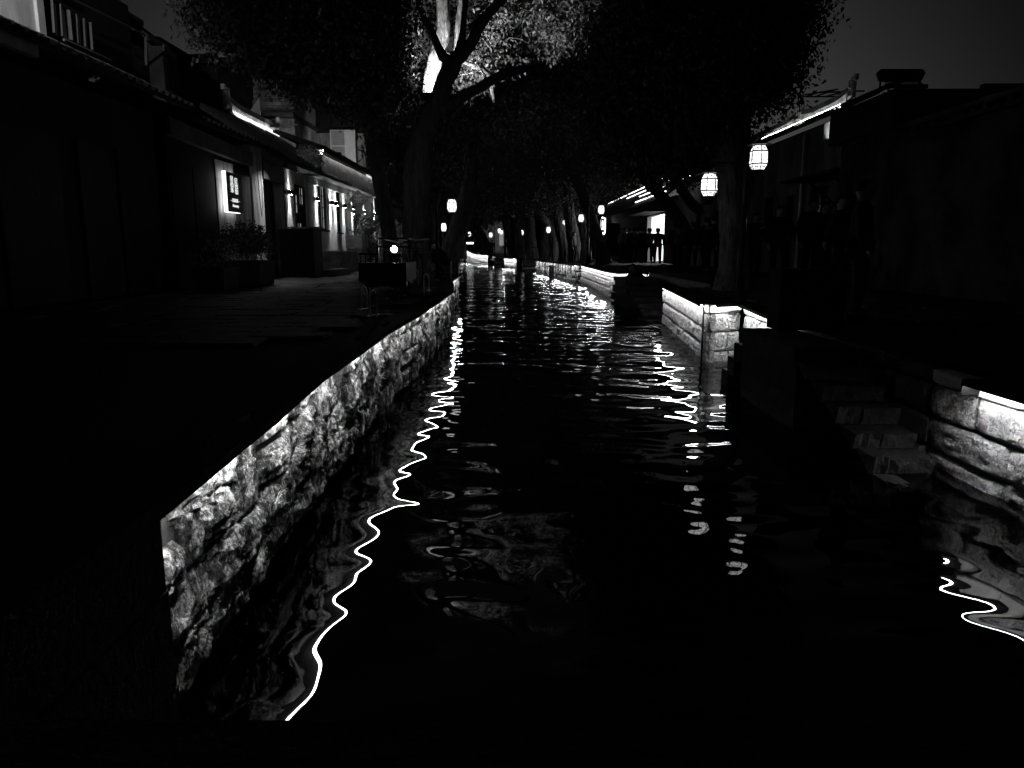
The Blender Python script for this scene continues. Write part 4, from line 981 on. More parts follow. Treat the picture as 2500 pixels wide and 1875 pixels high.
fl=Vector((-6.3,27.9,5.0)); th=thing('floodlight','added dark floodlight lying on the tea house roof below the air conditioner','floodlight',tuple(fl)); b=MB(); b.box(-.08,.08,-.08,.06,-.1,-.03); b.build('housing',metald,th)
spot('added_roof_light',tuple(fl),(-6.9,30.3,5.4),60,R(120),1,.05)  # added light, brightens the air conditioner and its wall
fl=Vector((-7.75,25.0,5.5)); th=thing('floodlight','added dark floodlight on the roof ridge below the brick gable','floodlight',tuple(fl)); b=MB(); b.box(-.08,.08,-.08,.06,-.1,-.03); b.build('housing',metald,th)
spot('added_gable_light',tuple(fl),(-8.1,27.0,5.6),22,R(120),1,.05)  # added light, brightens the brick gable
fl2=PY(784,378,23.4); th=thing('spotlight','tiny bright spotlight at the near end of the wooden fascia','spotlight',tuple(fl2)); b=MB(); b.lathe([(.03,-.03),(.045,0),(.03,.04)],8); b.build('bulb',emat('tiny_bulb',60),th); b=MB(); b.box(-.03,.03,-.03,.03,-.1,-.035); b.build('base',metald,th)
spot('spot_beam',tuple(fl2+Vector((0,0,-.02))),tuple(fl2+Vector((-.2,-.4,-.6))),10,R(130),1,.03)
# vines lit near spotlight
v,f,C_=leaves([(np.array([0,0,0]),np.array([.28,.5,.2]))],420,.10,77,cl=.12)
th=thing('roof_plant','spiky pale weeds on the eave beside the tiny spotlight','plant',tuple(fl2+Vector((-.15,-.5,-.05)))); link('leaves',tri_mesh('leaves',v,f,mat('pale_leaf',.3,.6,5,.2,0)),th)['kind']='stuff'

# --- left bank farther houses
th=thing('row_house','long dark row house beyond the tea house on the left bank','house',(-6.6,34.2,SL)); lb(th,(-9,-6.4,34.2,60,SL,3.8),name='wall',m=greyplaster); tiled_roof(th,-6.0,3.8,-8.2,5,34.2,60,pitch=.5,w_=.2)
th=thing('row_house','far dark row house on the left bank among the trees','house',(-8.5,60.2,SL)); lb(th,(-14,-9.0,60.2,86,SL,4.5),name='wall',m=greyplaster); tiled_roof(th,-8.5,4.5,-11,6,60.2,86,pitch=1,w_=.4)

# --- right bank houses
th=thing('shop_house','right bank house with light lines along its ridge and eave tiles','house',(8.4,16.6,SR)); RH=th
ops=[(17.6,18.3,SR,3.1),(20.2,21.3,1.9,3.2),(22.6,23.2,SR,3.1),(24.4,25.2,1.8,3.2)]
facade(th,8.4,16.6,27,SR-.02,4.85,ops,mat('dim_plaster',.13,.9,1.6,.6,.3,20,strike=(1.4,1.4,.5)),face=-1)
lb(th,(8.8,8.9,16.6,27,SR,4.8),name='inner_wall',m=darkwood)
for q in (ops[1],ops[3]): window(th,8.4,*q,face=-1,nx=2,nz=3)
for q in (ops[0],ops[2]): lb(th,(8.5,8.55,q[0],q[1],q[2],q[3]),name='door',m=darkwood)
lb(th,(8.2,8.4,17.05,17.45,SR,3.4),name='white_pillar',m=mat('pillar_white',.3,.9,2,.2,.2,20))
tiled_roof(th,7.9,4.85,9.5,5.58,18.9,32,pitch=.24)
ridge(th,9.5,5.62,21.9,25.3,h=.28,up=.10,flare=1.2); ridge(th,9.52,5.62,25.8,32,h=.28,up=.10,flare=1.2)
lb(th,*[(9.26,9.28,y_,y_+.10+.06*math.sin(y_*9),5.53,5.545) for y_ in [21.9+.2*i for i in range(45)]],name='roof_light',m=emat('ridge_led',26)); lb(th,*[(8.01,8.03,y_,y_+.12,4.93,4.945) for y_ in [18.95+.24*i for i in range(37)]],name='roof_light',m=roofled)  # strips cut into glowing dashes that imitate lit tiles
q=PX(2012,312,8.2); r_=PX(2038,330,8.2)
lb(th,(8.2,8.3,r_.y,q.y,r_.z-.02,q.z+.1),name='lit_wall_end',m=mat('lit_end',.6,.85,6,.3,.2)); spot('end_wash',(7.75,(q.y+r_.y)/2,q.z-.5),(8.2,(q.y+r_.y)/2,q.z),14,R(70),1,.03)  # the wash is an added light without a fixture
# canopy and brackets
lb(th,(7.4,8.38,17.5,21,3.3,3.36),name='awning',m=darkwood)
b=MB(); L0=th.location; b.tube([Vector((8.38,19.5,2.6))-L0,Vector((7.5,19.5,3.28))-L0],.03,6); b.build('bracket',darkwood,th); b=MB(); b.tube([Vector((8.38,18.0,2.6))-L0,Vector((7.5,18.0,3.28))-L0],.03,6); b.build('bracket',darkwood,th)
b=MB(); b.tube([Vector((8.3,21.8,SR))-L0,Vector((8.3,21.8,4.7))-L0],.05,8); b.build('drain_pipe',steel,th)
# rack on roof
th=thing('roof_rack','thin metal frame standing on the right bank roof behind the ridge','rack',(10.2,20.0,5.6))
r0=Vector((10.2,20.0,5.6))
for (a,c) in (((1949,258),(1949,232)),((1949,234),(2045,218)),((1949,236),(2080,236)),((2000,226),(2110,222)),((1965,236),(2000,226)),((1990,236),(2040,219)),((2015,236),(2075,220))):
    A_=PX(a[0],a[1],10.2); C_=PX(c[0],c[1],10.2); b=MB(); b.tube([A_-r0,C_-r0],.025,5); b.build('rack_bar',metald,th)
# side roof and dark near right houses
th=thing('dark_house','dark near house on the right with peeling plaster wall','house',(7.0,5,SR)); b=MB()
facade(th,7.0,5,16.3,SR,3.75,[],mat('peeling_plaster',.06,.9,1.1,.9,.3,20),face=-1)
tiled_roof(th,6.5,3.45,9.0,4.25,5,13.0,pitch=.26)
lb(th,(7.0,13.2,14.25,17.0,3.76,4.42),name='parapet_block',m=darkstone); lb(th,(8.55,13.2,14.1,14.24,4.2,4.48),name='parapet_cap',m=darkstone)
lb(th,(8.9,9.1,5,13.0,4.1,4.38),name='ridge',m=darkstone)
lb(th,(7.1,9.0,16.0,16.3,SR,4.3),name='end_wall',m=darkstone)
# bottom right eave ornament
c=PX(2145,262,8.2); th2=thing('ridge_ornament','dim fretted scroll ornament on a lower ridge end at the right','ornament',tuple(c)); b=MB()
for q in ((-.5,.1,-.14,-.02),(.1,.16,-.14,.3),(.22,.28,-.02,.28),(.16,.42,.24,.30),(.30,.34,-.02,.24),(.28,.44,.10,.14)): b.box(-.04,.04,-q[1],-q[0],q[2],q[3])
b.build('fretwork',ridgem,th2)
spot('ridge_wash',tuple(c+Vector((-.7,.5,-.6))),tuple(c),9,R(80),1,.03)  # added light without a fixture, brightens the ornament
# solar water heater
c=PY(2197,204,16.0); th=thing('solar_water_heater','dark solar water heater with its round tank on the flat right roof','water heater',tuple(c),R(90)); th.scale=(.72,.72,.72)
b=MB(); b.tube([(0,-.62,.20),(0,-.58,.22),(0,.58,.22),(0,.62,.20)],[.12,.17,.17,.12],14); b.build('tank',metald,th)
b=MB(); 
for i in range(14): b.tube([(0,-.5+i*.077,.1),(-.35,-.5+i*.077,-.12)],.018,5,cap=False)
o=b.build('glass_tubes',metald,th); b=MB(); b.box(-.4,-.33,-.6,.6,-.2,-.1); b.box(-.02,.02,-.58,-.54,-.25,.08); b.box(-.02,.02,.54,.58,-.25,.08); b.build('frame',metald,th)
# R2 plaster house between big tree and shop
th=thing('shop_house','pale plaster house front seen between the trunks, with dark narrow windows','house',(8.0,27.6,SR))
ops=[(29,29.8,1.6,3.0),(32,32.8,1.5,3.1),(34.6,35.3,SR,2.9)]
facade(th,8.0,27.6,36.5,SR,4.6,ops,mat('pale_front',.22,.9,1.6,.45,.3,20),face=-1); lb(th,(8.4,8.5,27.6,36.5,SR,4.5),name='inner_wall',m=darkwood)
window(th,8.0,*ops[0],face=-1); window(th,8.0,*ops[1],face=-1); lb(th,(8.1,8.15,34.6,35.3,SR,2.9),name='door',m=darkwood)
tiled_roof(th,7.5,4.55,9.6,5.9,27.8,37,pitch=.3,w_=.13)
lb(th,(7.40,7.42,31,34.5,4.50,4.515),name='roof_light',m=roofled); lb(th,(8.2,8.22,31.5,34.5,5.06,5.075),name='roof_light',m=roofled)
for (Y_,z_) in ((30.6,3.6),(35.9,3.5)):
    t2=thing('air_conditioner','dim air conditioner on the pale house front '+('nearer the big tree' if Y_<31 else 'beside the bright shop'),'air conditioner',(7.68,Y_,z_)); b=MB(); b.box(0,.3,-.4,.4,-.28,.28); b.build('body',mat('dim_unit',.22),t2); b=MB(); b.lathe([(.2,0),(.18,.01)],14); q=b.build('fan_ring',metald,t2); q.rotation_euler=(0,R(-90),0); q.location=(-.002,-.1,0); b=MB(); b.box(0,.32,-.42,.42,-.33,-.285); b.build('bracket',metald,t2)
# R3 bright shop
th=thing('bright_shop','tiled roof shop with a brilliantly lit open front and light lines across its roof','shop',(8.0,37.2,SR))
ops=[(39.6,44.6,SR,3.35),(47.5,48.6,SR,2.9),(52,55,1.5,2.9),(60,62,SR,2.9)]
facade(th,8.0,37.2,75,SR-.02,4.1,ops,mat('board_front',.10,.8,2,.4,.3,20,strike=(3,3,.3)),face=-1)
lb(th,(8.1,8.15,47.5,48.6,SR,2.9),name='door',m=darkwood); lb(th,(8.1,8.15,60,62,SR,2.9),name='door',m=darkwood); window(th,8.0,52,55,1.5,2.9,face=-1,nx=4,nz=2)
lb(th,(10.6,10.7,39,45.2,SR,3.5),name='shop_back_wall',m=plaster); lb(th,(8.3,10.6,39.0,39.1,SR,3.5),name='shop_side_wall',m=plaster); lb(th,(8.3,10.6,45.1,45.2,SR,3.5),name='shop_side_wall',m=plaster); lb(th,(8.25,10.7,39,45.2,3.5,3.6),name='shop_ceiling',m=plaster)
lb(th,(10.2,10.3,39.8,45.0,1.2,3.3),name='glow_panel',m=shop_e); lb(th,(8.6,9.8,39.6,44.8,3.44,3.49),name='ceiling_lamp',m=shop_e)  # glowing panel stands in for the brightly lit shop interior
lb(th,(9.2,9.4,40.6,41.6,SR,2.3),name='shelf',m=wood); lb(th,(9.1,9.3,43.3,43.8,SR,2.1),name='shelf',m=wood)
lb(th,(6.9,8.0,39,46.5,3.42,3.48),name='awning',m=darkwood)
tiled_roof(th,7.3,3.95,9.5,5.65,37,75,pitch=.4,w_=.17)
for (x,z,a,b_) in ((7.5,4.16,37,46),(8.15,4.66,39,48.5),(8.8,5.16,41.5,58),(9.45,5.70,45,75)): lb(th,(x-.03,x+.0,a,b_,z+.10,z+.13),name='roof_light',m=emat('roof_led_far',9))
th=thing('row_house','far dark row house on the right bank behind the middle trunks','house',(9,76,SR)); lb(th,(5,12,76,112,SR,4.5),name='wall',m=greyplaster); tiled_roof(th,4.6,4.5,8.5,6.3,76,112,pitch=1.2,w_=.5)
# vertical neon sign
c=PY(1472,552,60); th=thing('shop_sign','tall narrow glowing sign box with an outlined border beside the far shop','sign',tuple(c))
b=MB(); b.box(-.12,.12,0,.1,-.62,.55); b.build('box',mat('sign_box',.1,.6,5,.1,0),th)
b=MB(); b.box(.125,.2,-.05,.0,-.55,.62); b.box(-.10,.13,-.05,.0,.60,.70); b.box(-.04,.13,-.05,0,-.66,-.5); b.build('glow_edge',emat('neon',6),th)
b=MB(); b.box(-.20,-.15,-.03,0,-.6,.5); b.build('glow_side',emat('neon_dim',.8),th)
b=MB(); b.lathe([(.02,-.24),(.055,-.12),(.06,0),(.055,.12),(.02,.24)],10,(0,0,0)); o=b.build('glyph',emat('neon',6),th); o.location=(-.02,-.03,.18); o.scale=(1,.3,1)
b=MB(); b.box(-.09,.05,-.03,-.001,-.27,-.13); b.build('glyph',emat('neon',6),th)
# far end
th=thing('far_house','pale lit far house with a doorway at the end of the canal path','house',(-4.2,104,SL))
q0=PY(1170,620,104).x; q1=PY(1262,620,104).x
lb(th,(q0,q1,104,108,SL,6.5),name='wall',m=mat('far_wall',.35,.9,1,.3,.2,10)); lb(th,(PY(1205,600,104).x,PY(1222,600,104).x,103.9,104,1.1,4.2),name='door',m=mat('far_door',.5,.8,1,.2,0))
lb(th,(PY(1219,600,104).x,PY(1229,600,104).x,103.86,103.9,1.9,3.9),name='window',m=wingl); lb(th,(q0,q1,103.5,108,6.5,6.8),name='roof',m=rooft)
lb(th,(PY(1240,600,100).x,PY(1250,600,100).x,97,104,SL,4.6),name='side_wall',m=plaster)
c=PY(1232,556,98); th=thing('street_lamp','brilliant bare bulb lamp at the far end of the right bank, starlike','street lamp',(c.x,c.y,SL)); b=MB(); b.tube([(0,0,0),(0,0,c.z-SL-.1)],[.07,.05],8); b.build('pole',metald,th); b=MB(); b.lathe([(.03,-.12),(.15,-.04),(.15,.04),(.03,.12)],10,(0,0,c.z-SL)); b.build('bulb',farbulb,th)
for (x0,x1,y,lab) in ((1116,1133,592,'left one of two far brightly lit planter boxes above the end wall'),(1137,1156,593,'right one of two far brightly lit planter boxes above the end wall')):
    a=PY(x0,y,93); c=PY(x1,y,93); th=thing('planter',lab,'planter',(a.x,93,a.z)); b=MB(); b.box(0,c.x-a.x,0,.6,-.5,-.05); b.build('box',darkstone,th); b=MB(); b.box(0,c.x-a.x,-.02,.0,-.12,.06); b.build('light_line',leds,th)
    v,f,C_=leaves([(np.array([(c.x-a.x)/2,.35,.55]),np.array([.6,.3,.5]))],1500,.22,int(x0),cl=.2); link('foliage',tri_mesh('foliage',v,f,leafb),th)['kind']='stuff'
dark_house('added wide dark block hiding the pale sky behind the far trees',[(-26,SL),(-26,11),(-6,13),(14,12),(24,11),(24,SL)],125,10)  # added backdrop, keeps sky glow out of the gaps between trees
dark_house('far dark house at the left behind the row house',[(-22,SL),(-22,8),(-12,9.5),(-10.5,8),(-10.5,SL)],87,8)
# stone bench far
c=PY(1172,612,78); th=thing('stone_bench','small stone bench before the far grooved trunks','bench',(c.x,78,SL)); b=MB(); b.box(-.6,.6,-.2,.2,.38,.46); b.build('seat',darkstone,th)
for s_ in (-.45,.35): b=MB(); b.box(s_,s_+.12,-.18,.18,0,.378); b.build('leg',darkstone,th)

# ------------------------------------------------------------------ people
def skin_mesh(name,verts,edges,radii,m,root=0,sub=1):
    me=bpy.data.meshes.new(name); me.from_pydata(verts,edges,[]); o=bpy.data.objects.new('tmp',me); COL.objects.link(o)
    md=o.modifiers.new('s','SKIN'); md.use_smooth_shade=True; md.branch_smoothing=.6
    for i,r in enumerate(radii):
        s_=me.skin_vertices[0].data[i]; s_.radius=r if hasattr(r,'__len__') else (r,r); s_.use_root=(i==root)
    sb=o.modifiers.new('b','SUBSURF'); sb.levels=sub; sb.render_levels=sub
    dg=bpy.context.evaluated_depsgraph_get(); out=bpy.data.meshes.new_from_object(o.evaluated_get(dg)); bpy.data.objects.remove(o); bpy.data.meshes.remove(me)
    out.name=name; out.materials.clear(); out.materials.append(m); return out
def pose_joints(p):
    """person facing -y, 1.70 m"""
    J=dict(pel=(0,0,.92),wai=(0,.0,1.08),che=(0,.01,1.28),nek=(0,.0,1.45),hd=(0,-.02,1.54),top=(0,-.01,1.64),
      sl=(-.19,0,1.38),el=(-.25,.03,1.10),wl=(-.26,-.05,.86),sr=(.19,0,1.38),er=(.25,.03,1.10),wr=(.26,-.05,.86),
      hl=(-.10,0,.88),kl=(-.11,-.03,.48),al=(-.11,.02,.09),tl=(-.13,-.14,.04),hr=(.10,0,.88),kr=(.11,-.03,.48),ar=(.11,.02,.09),tr=(.13,-.14,.04))
    if p=='phone': J.update(el=(-.24,-.05,1.12),wl=(-.08,-.28,1.26),er=(.24,-.05,1.12),wr=(.06,-.28,1.24),hd=(0,-.05,1.53),top=(0,-.04,1.63))
    if p=='walk': J.update(kl=(-.10,-.20,.50),al=(-.10,-.22,.10),tl=(-.11,-.38,.05),kr=(.10,.08,.48),ar=(.10,.32,.16),tr=(.11,.22,.05),el=(-.26,.05,1.10),wl=(-.27,.10,.87),er=(.26,.0,1.10),wr=(.26,-.16,.90))
    if p=='hip': J.update(er=(.40,.06,1.14),wr=(.20,-.08,1.02),kr=(.18,-.04,.48),ar=(.20,.02,.09),tr=(.24,-.13,.04))
    if p=='bend': 
        for k in ('wai','che','nek','hd','top','sl','el','wl','sr','er','wr'):
            x,y,z=J[k]; a=R(75); dy,dz=y,z-.92; J[k]=(x,dy*math.cos(a)-dz*math.sin(a),.92+dz*math.cos(a)+dy*math.sin(a))
        J.update(el=(-.2,-.46,.75),wl=(-.15,-.42,.52),er=(.2,-.46,.75),wr=(.15,-.42,.52),kl=(-.12,-.10,.5),kr=(.12,-.10,.5))
    if p=='crouch':
        J.update(pel=(0,.10,.36),wai=(0,.06,.50),che=(0,-.08,.66),nek=(0,-.20,.78),hd=(0,-.27,.85),top=(0,-.31,.94),sl=(-.18,-.12,.72),el=(-.22,-.34,.52),wl=(-.12,-.52,.36),sr=(.18,-.12,.72),er=(.22,-.34,.52),wr=(.12,-.52,.30),
         hl=(-.11,.08,.34),kl=(-.16,-.28,.52),al=(-.13,-.08,.10),tl=(-.14,-.24,.04),hr=(.11,.08,.34),kr=(.16,-.28,.50),ar=(.13,-.08,.10),tr=(.14,-.24,.04))
    return J
BODYE=[('pel','wai'),('wai','che'),('che','nek'),('nek','hd'),('hd','top'),('che','sl'),('sl','el'),('el','wl'),('che','sr'),('sr','er'),('er','wr'),('pel','hl'),('hl','kl'),('kl','al'),('al','tl'),('pel','hr'),('hr','kr'),('kr','ar'),('ar','tr')]
RAD=dict(pel=(.13,.10),wai=(.125,.09),che=(.15,.10),nek=.05,hd=(.118,.132),top=(.10,.115),sl=.065,el=.048,wl=.03,sr=.065,er=.048,wr=.03,hl=.085,kl=.058,al=.04,tl=.035,hr=.085,kr=.058,ar=.04,tr=.035)
def hand_mesh():
    b=MB(); b.hull8([(-.035,-.012,-.085),(.035,-.012,-.085),(.035,.012,-.085),(-.035,.012,-.085)],[(-.022,-.014,0),(.022,-.014,0),(.022,.014,0),(-.022,.014,0)])
    for i,l in enumerate((.062,.075,.07,.055)):
        x=-.027+i*.018; b.tube([(x,0,-.075),(x,-.008,-.075-l*.5),(x,-.026,-.075-l)],[.0085,.008,.006],5)
    b.tube([(.03,0,-.03),(.052,-.014,-.062),(.05,-.028,-.09)],[.011,.009,.007],5)
    return b.mesh('hand',skin,True)
HAND=hand_mesh(); PERSON={}
def person_proto(pose):
    J=pose_joints(pose); ks=list(J); ed=[(ks.index(a),ks.index(b)) for a,b in BODYE]
    body=skin_mesh('body',[J[k] for k in ks],ed,[RAD[k] for k in ks],skin)
    # nose and ears belong to the body mesh
    bm=bmesh.new(); bm.from_mesh(body); h=Vector(J['hd']); up=(Vector(J['top'])-h).normalized(); fw=Vector((0,-1,0)); fw=(fw-up*fw.dot(up)).normalized()
    if pose=='bend': fw=Vector((0,-.25,-.97))
    sd=up.cross(fw)
    def wedge(c,a,w_,h_):
        vs=[bm.verts.new(c+sd*-w_+up*-h_),bm.verts.new(c+sd*w_+up*-h_),bm.verts.new(c+up*h_),bm.verts.new(c+a+up*-h_*.6)]
        for f in ((0,1,3),(1,2,3),(2,0,3)): bm.faces.new([vs[i] for i in f])
    wedge(h+fw*.085+up*.02,fw*.03,.014,.025); wedge(h+sd*.08+up*.015,sd*.02,.01,.03); wedge(h-sd*.08+up*.015,-sd*.02,.01,.03)
    bm.to_mesh(body); bm.free()
    up_k=['pel','wai','che','nek','sl','el','wl','sr','er','wr','hl','hr']; 
    ue=[(up_k.index(a),up_k.index(b)) for a,b in BODYE if a in up_k and b in up_k]
    jr={k:(tuple(x*1.22+.012 for x in RAD[k]) if hasattr(RAD[k],'__len__') else RAD[k]*1.25+.012) for k in RAD}; jr['nek']=.075; jr['che']=(.20,.15); jr['sl']=jr['sr']=.10; jr['wai']=(.19,.15); jr['pel']=(.18,.14); jr['hl']=jr['hr']=.12
    if pose=='crouch': jr['hl']=jr['hr']=.11
    jv=[list(J[k]) for k in up_k]
    for i,k in enumerate(up_k):
        if k=='nek': jv[i]=[a*.97+b_*.03 for a,b_ in zip(J['nek'],J['che'])]
        if k in('hl','hr') and pose not in('crouch',): jv[i][2]-=.10
    jac=skin_mesh('jacket',jv,ue,[jr[k] for k in up_k],cloth)
    tk=['pel','hl','kl','al','hr','kr','ar']; te=[(0,1),(1,2),(2,3),(0,4),(4,5),(5,6)]
    tro=skin_mesh('trousers',[J[k] for k in tk],te,[(.14,.11),.10,.074,.06,.10,.074,.06],cloth)
    hb=MB(); n=10
    for i in range(5):
        t=i/4*2.05; 
        for j in range(n):
            a=2*math.pi*j/n; v=h+up*(.055+.10*math.cos(t))+(sd*math.cos(a)*.098+fw*math.sin(a)*.108)*math.sin(t)-fw*.022
            if math.sin(a)>.2 and i>=2: v+=up*(.035 if i==2 else .085 if i==3 else .12)-fw*(.0 if i==2 else .02)
            hb.v.append(tuple(v))
    for i in range(4):
        for j in range(n): hb.f.append((i*n+j,i*n+(j+1)%n,(i+1)*n+(j+1)%n,(i+1)*n+j))
    hm=hb.mesh('hair',hair,True)
    sh=[]
    for s_ in 'lr':
        a=Vector(J['a'+s_]); t=Vector(J['t'+s_]); b=MB(); b.tube([a+Vector((0,.05,-.03)),a+Vector((0,-.02,-.02)),(a+t)/2,t+Vector((0,-.03,0))],[.045,.05,.045,.028],8); sh.append(b.mesh('shoe',rubber,True))
    hands=[]
    for s_ in 'lr':
        w_=Vector(J['w'+s_]); e=Vector(J['e'+s_]); d=(w_-e).normalized(); q=(-Vector((0,0,1))).rotation_difference(d); hands.append(Matrix.Translation(w_+d*.01)@q.to_matrix().to_4x4()@Matrix.Diagonal((1 if s_=='r' else -1,1,1,1)))
    PERSON[pose]=(body,jac,tro,hm,sh,hands)
for p in ('stand','phone','walk','hip','bend','crouch'): person_proto(p)
def person(label,x,y,z,rz,pose='stand',h=1.7,jm=None,tm=None,group=None,wide=1.0,hood=False,mask=False):
    th=thing('person',label,'person',(x,y,z),rz,group); s=h/1.70; th.scale=(s*wide,s*wide,s)
    body,jac,tro,hm,sh,hands=PERSON[pose]
    link('body',body,th); 
    for nm,me,mm in (('jacket',jac,jm or cloth),('trousers',tro,tm or cloth)):
        o=link(nm,me,th)
        if mm is not cloth: o.material_slots[0].link='OBJECT'; o.material_slots[0].material=mm
    link('hair',hm,th)
    for m_ in sh: link('shoe',m_,th)
    for M in hands: link('hand',HAND,th,M)
    if mask:
        b=MB(); b.prism([(-.055,1.53),(-.06,1.49),(0,1.455),(.06,1.49),(.055,1.53)],'y',-.135,-.118); b.build('face_mask',cloth3,th)
    return th
def at_head(x,y,h=1.7,z=SR): 
    Y_=(h+z-CH)/((605-y)/FPX); p=PY(x,y,Y_); return p.x,Y_
crowd=[(1517,571,'hip','woman in a pale lit coat at the left end of the crowd',cloth3,R(60)),(1526,567,'stand','person with a lit face second from the left of the crowd',cloth2,R(80)),(1537,563,'phone','taller dark person in the left half of the crowd',cloth,R(100)),
 (1549,565,'stand','long haired person in a padded coat in mid crowd',cloth2,R(170)),(1560,565,'phone','person with light rimmed hair before the shop edge',cloth,R(150)),(1570,567,'walk','slim person left of the bright doorway',cloth,R(190)),
 (1586,561,'stand','broad person in a quilted jacket silhouetted before the bright doorway',cloth2,R(180)),(1607,559,'stand','broadest dark silhouette on the right of the bright doorway',cloth,R(180))]
for x,y,po,lab,m_,rz in crowd:
    h=1.76; X_,Y_=at_head(x,y,h); Y_=min(max(Y_,33.5),37.5); X_=PY(x,y,Y_).x
    person(lab,X_,Y_,SR,rz,po,h,jm=m_,group='crowd before the bright shop',wide=1.18 if x>1580 else 1.08)
for x,Y_,po,lab,m_,rz,h in [(1647,30,'walk','dark walker just right of the bright shop front',cloth,R(200),1.72),(1655,27,'phone','person in a quilted coat before the pale house front',cloth2,R(170),1.6),(1691,28,'stand','dark person beside the trunk before the pale house front',cloth,R(180),1.72),
   (1724,21,'walk','dark figure left of the big right trunk',cloth,R(190),1.62),(1741,23,'stand','taller dark figure close to the big right trunk',cloth,R(180),1.75),(1842,20,'phone','capped dark figure right of the big trunk',cloth,R(20),1.7),
   (1899,17,'hip','dark figure with bent arm below the awning',cloth,R(10),1.72),(1978,15.5,'stand','person wearing a pale face mask below the awning bracket',cloth,R(15),1.78),(2010,16.2,'stand','dark person behind the masked person',cloth,R(30),1.76),(2046,14.0,'walk','capped dark person in front of the white pillar',cloth,R(40),1.74)]:
    X_=PY(x,600,Y_).x; person(lab,X_,Y_,SR,rz,po,h,jm=m_,mask=(x==1978))
person('nearest dark silhouette of a woman in a long coat on the right landing',PY(2146,560,7.9).x,8.3,SR-.03,R(70),'stand',1.55,wide=1.12)
person('person crouching at the water edge on the second landing',3.78,22.1,.12,R(-60),'crouch',1.65)
person('person in a dark coat below the tall glowing sign',PY(1455,570,44).x,44,SR,0,'stand',1.7)
person('leaning person with a pale sleeve between the middle trunks',PY(1403,590,41).x,41.5,SR,R(60),'hip',1.65,jm=cloth2)
person('dark figure standing alone left of the far pole',PY(1201,600,90).x,90,SR,R(180),'hip',1.72)
person('figure bending over on the far quay',PY(1232,600,92).x,92,SR,R(110),'bend',1.7)
person('tall dark figure right of the bending one on the far quay',PY(1243,600,88).x,88,SR,R(180),'stand',1.8,wide=1.15)
person('slim dark figure at the right end of the far quay group',PY(1254,600,91).x,91,SR,R(180),'walk',1.7)
person('person crouching by the low posts at the left bank corner',-2.15,23.2,SL,R(-60),'crouch',1.6)

# ------------------------------------------------------------------ street things
# cargo tricycle seen from behind
cx,cy_=PY(930,600,11.6).x,11.6
th=thing('cargo_tricycle','dark cargo tricycle with a boxy bed and tall rail frame parked before the lamp','tricycle',(cx,cy_,SL))
L0=th.location; B_=lambda nm,m,*q: (lambda b:[b.box(*k) for k in q] and b.build(nm,m,th))(MB())
B_('tailgate',metald,(-.36,.38,0,.03,.24,.52)); B_('side_panel',metald,(-.37,-.34,.03,1.2,.24,.52)); B_('side_panel',metald,(.35,.38,.03,1.2,.24,.52)); B_('bed_floor',metald,(-.34,.35,.03,1.2,.22,.26))
b=MB(); 
for x in (-.33,-.25,-.17,-.09): b.tube([(x,.02,.52),(x,.02,.66)],.012,5)
b.tube([(-.36,.02,.66),(-.04,.02,.66)],.014,5); b.build('side_rail',metald,th)
b=MB(); b.tube([(-.16,.6,.5),(-.16,.6,.86),(-.13,.6,.90),(.32,.6,.90),(.36,.6,.86),(.36,.6,.5)],.016,6); b.tube([(-.16,.6,.77),(.36,.6,.77)],.012,5); b.build('rail_frame',metald,th)
b=MB(); b.tube([(-.02,.4,.5),(-.02,.4,.67),(.03,.4,.70),(.08,.4,.67),(.08,.4,.5)],.014,6); b.build('seat_back',metald,th)
B_('chassis',metald,(-.22,.24,.1,1.9,.14,.2)); B_('number_board',metalw,(-.05,.12,-.012,-.002,.10,.16))
for (x,y,r) in ((-.29,.45,.20),(.31,.45,.20),(.0,2.0,.22)):
    b=MB(); N=16; b.tube([(x,y+math.cos(a)*r,r+.03+math.sin(a)*r) for a in [2*math.pi*i/N for i in range(N+1)]],.035,6,cap=False); o=b.build('wheel',rubber,th)
    b=MB(); b.lathe([(r*.75,-.01),(r*.75,.01)],12); h_=b.build('rim',steel,o); h_.rotation_euler=(0,R(90),0); h_.location=(x,y,r+.03)
b=MB(); b.tube([(0,2.0,.25),(0,1.75,.85),(-.28,1.6,.92)],.018,6); b.tube([(0,1.75,.85),(.28,1.6,.92)],.016,6); b.build('handlebar',metald,th)
B_('seat',rubber,(-.12,.12,1.25,1.5,.6,.66))
# bicycle beside it
th=thing('bicycle','bicycle with a wire basket leaning by the dark trunk right of the tricycle','bicycle',(PY(1000,600,13.9).x,13.9,SL),R(80))
for x in (-.5,.5):
    b=MB(); N=18; b.tube([(x+math.cos(2*math.pi*i/N)*.31,0,.33+math.sin(2*math.pi*i/N)*.31) for i in range(N+1)],.018,5,cap=False); o=b.build('wheel',rubber,th); b=MB()
    for i in range(8): a=math.pi*2*i/8; b.tube([(x,0,.33),(x+math.cos(a)*.3,0,.33+math.sin(a)*.3)],.003,3,cap=False)
    b.build('spokes',steel,o)
b=MB(); b.tube([(-.5,0,.33),(-.1,0,.33),(-.22,0,.75)],.016,6); b.tube([(-.1,0,.33),(.38,0,.72),(-.2,0,.68)],.016,6); b.tube([(.5,0,.33),(.36,0,.86)],.014,6); b.build('frame',metald,th)
b=MB(); b.tube([(.36,-.27,.92),(.36,0,.9),(.36,.27,.92)],.012,6); b.build('handlebar',steel,th); b=MB(); b.box(-.32,-.1,-.07,.07,.77,.82); b.build('saddle',rubber,th)
b=MB()
for i in range(7): b.tube([(.42,-.15+i*.05,.62),(.42,-.15+i*.05,.86)],.004,3); b.tube([(.68,-.15+i*.05,.62),(.70,-.15+i*.05,.86)],.004,3)
for z in (.62,.74,.86): b.tube([(.42,-.15,z),(.69,-.15,z),(.69,.15,z),(.42,.15,z),(.42,-.15,z)],.006,4)
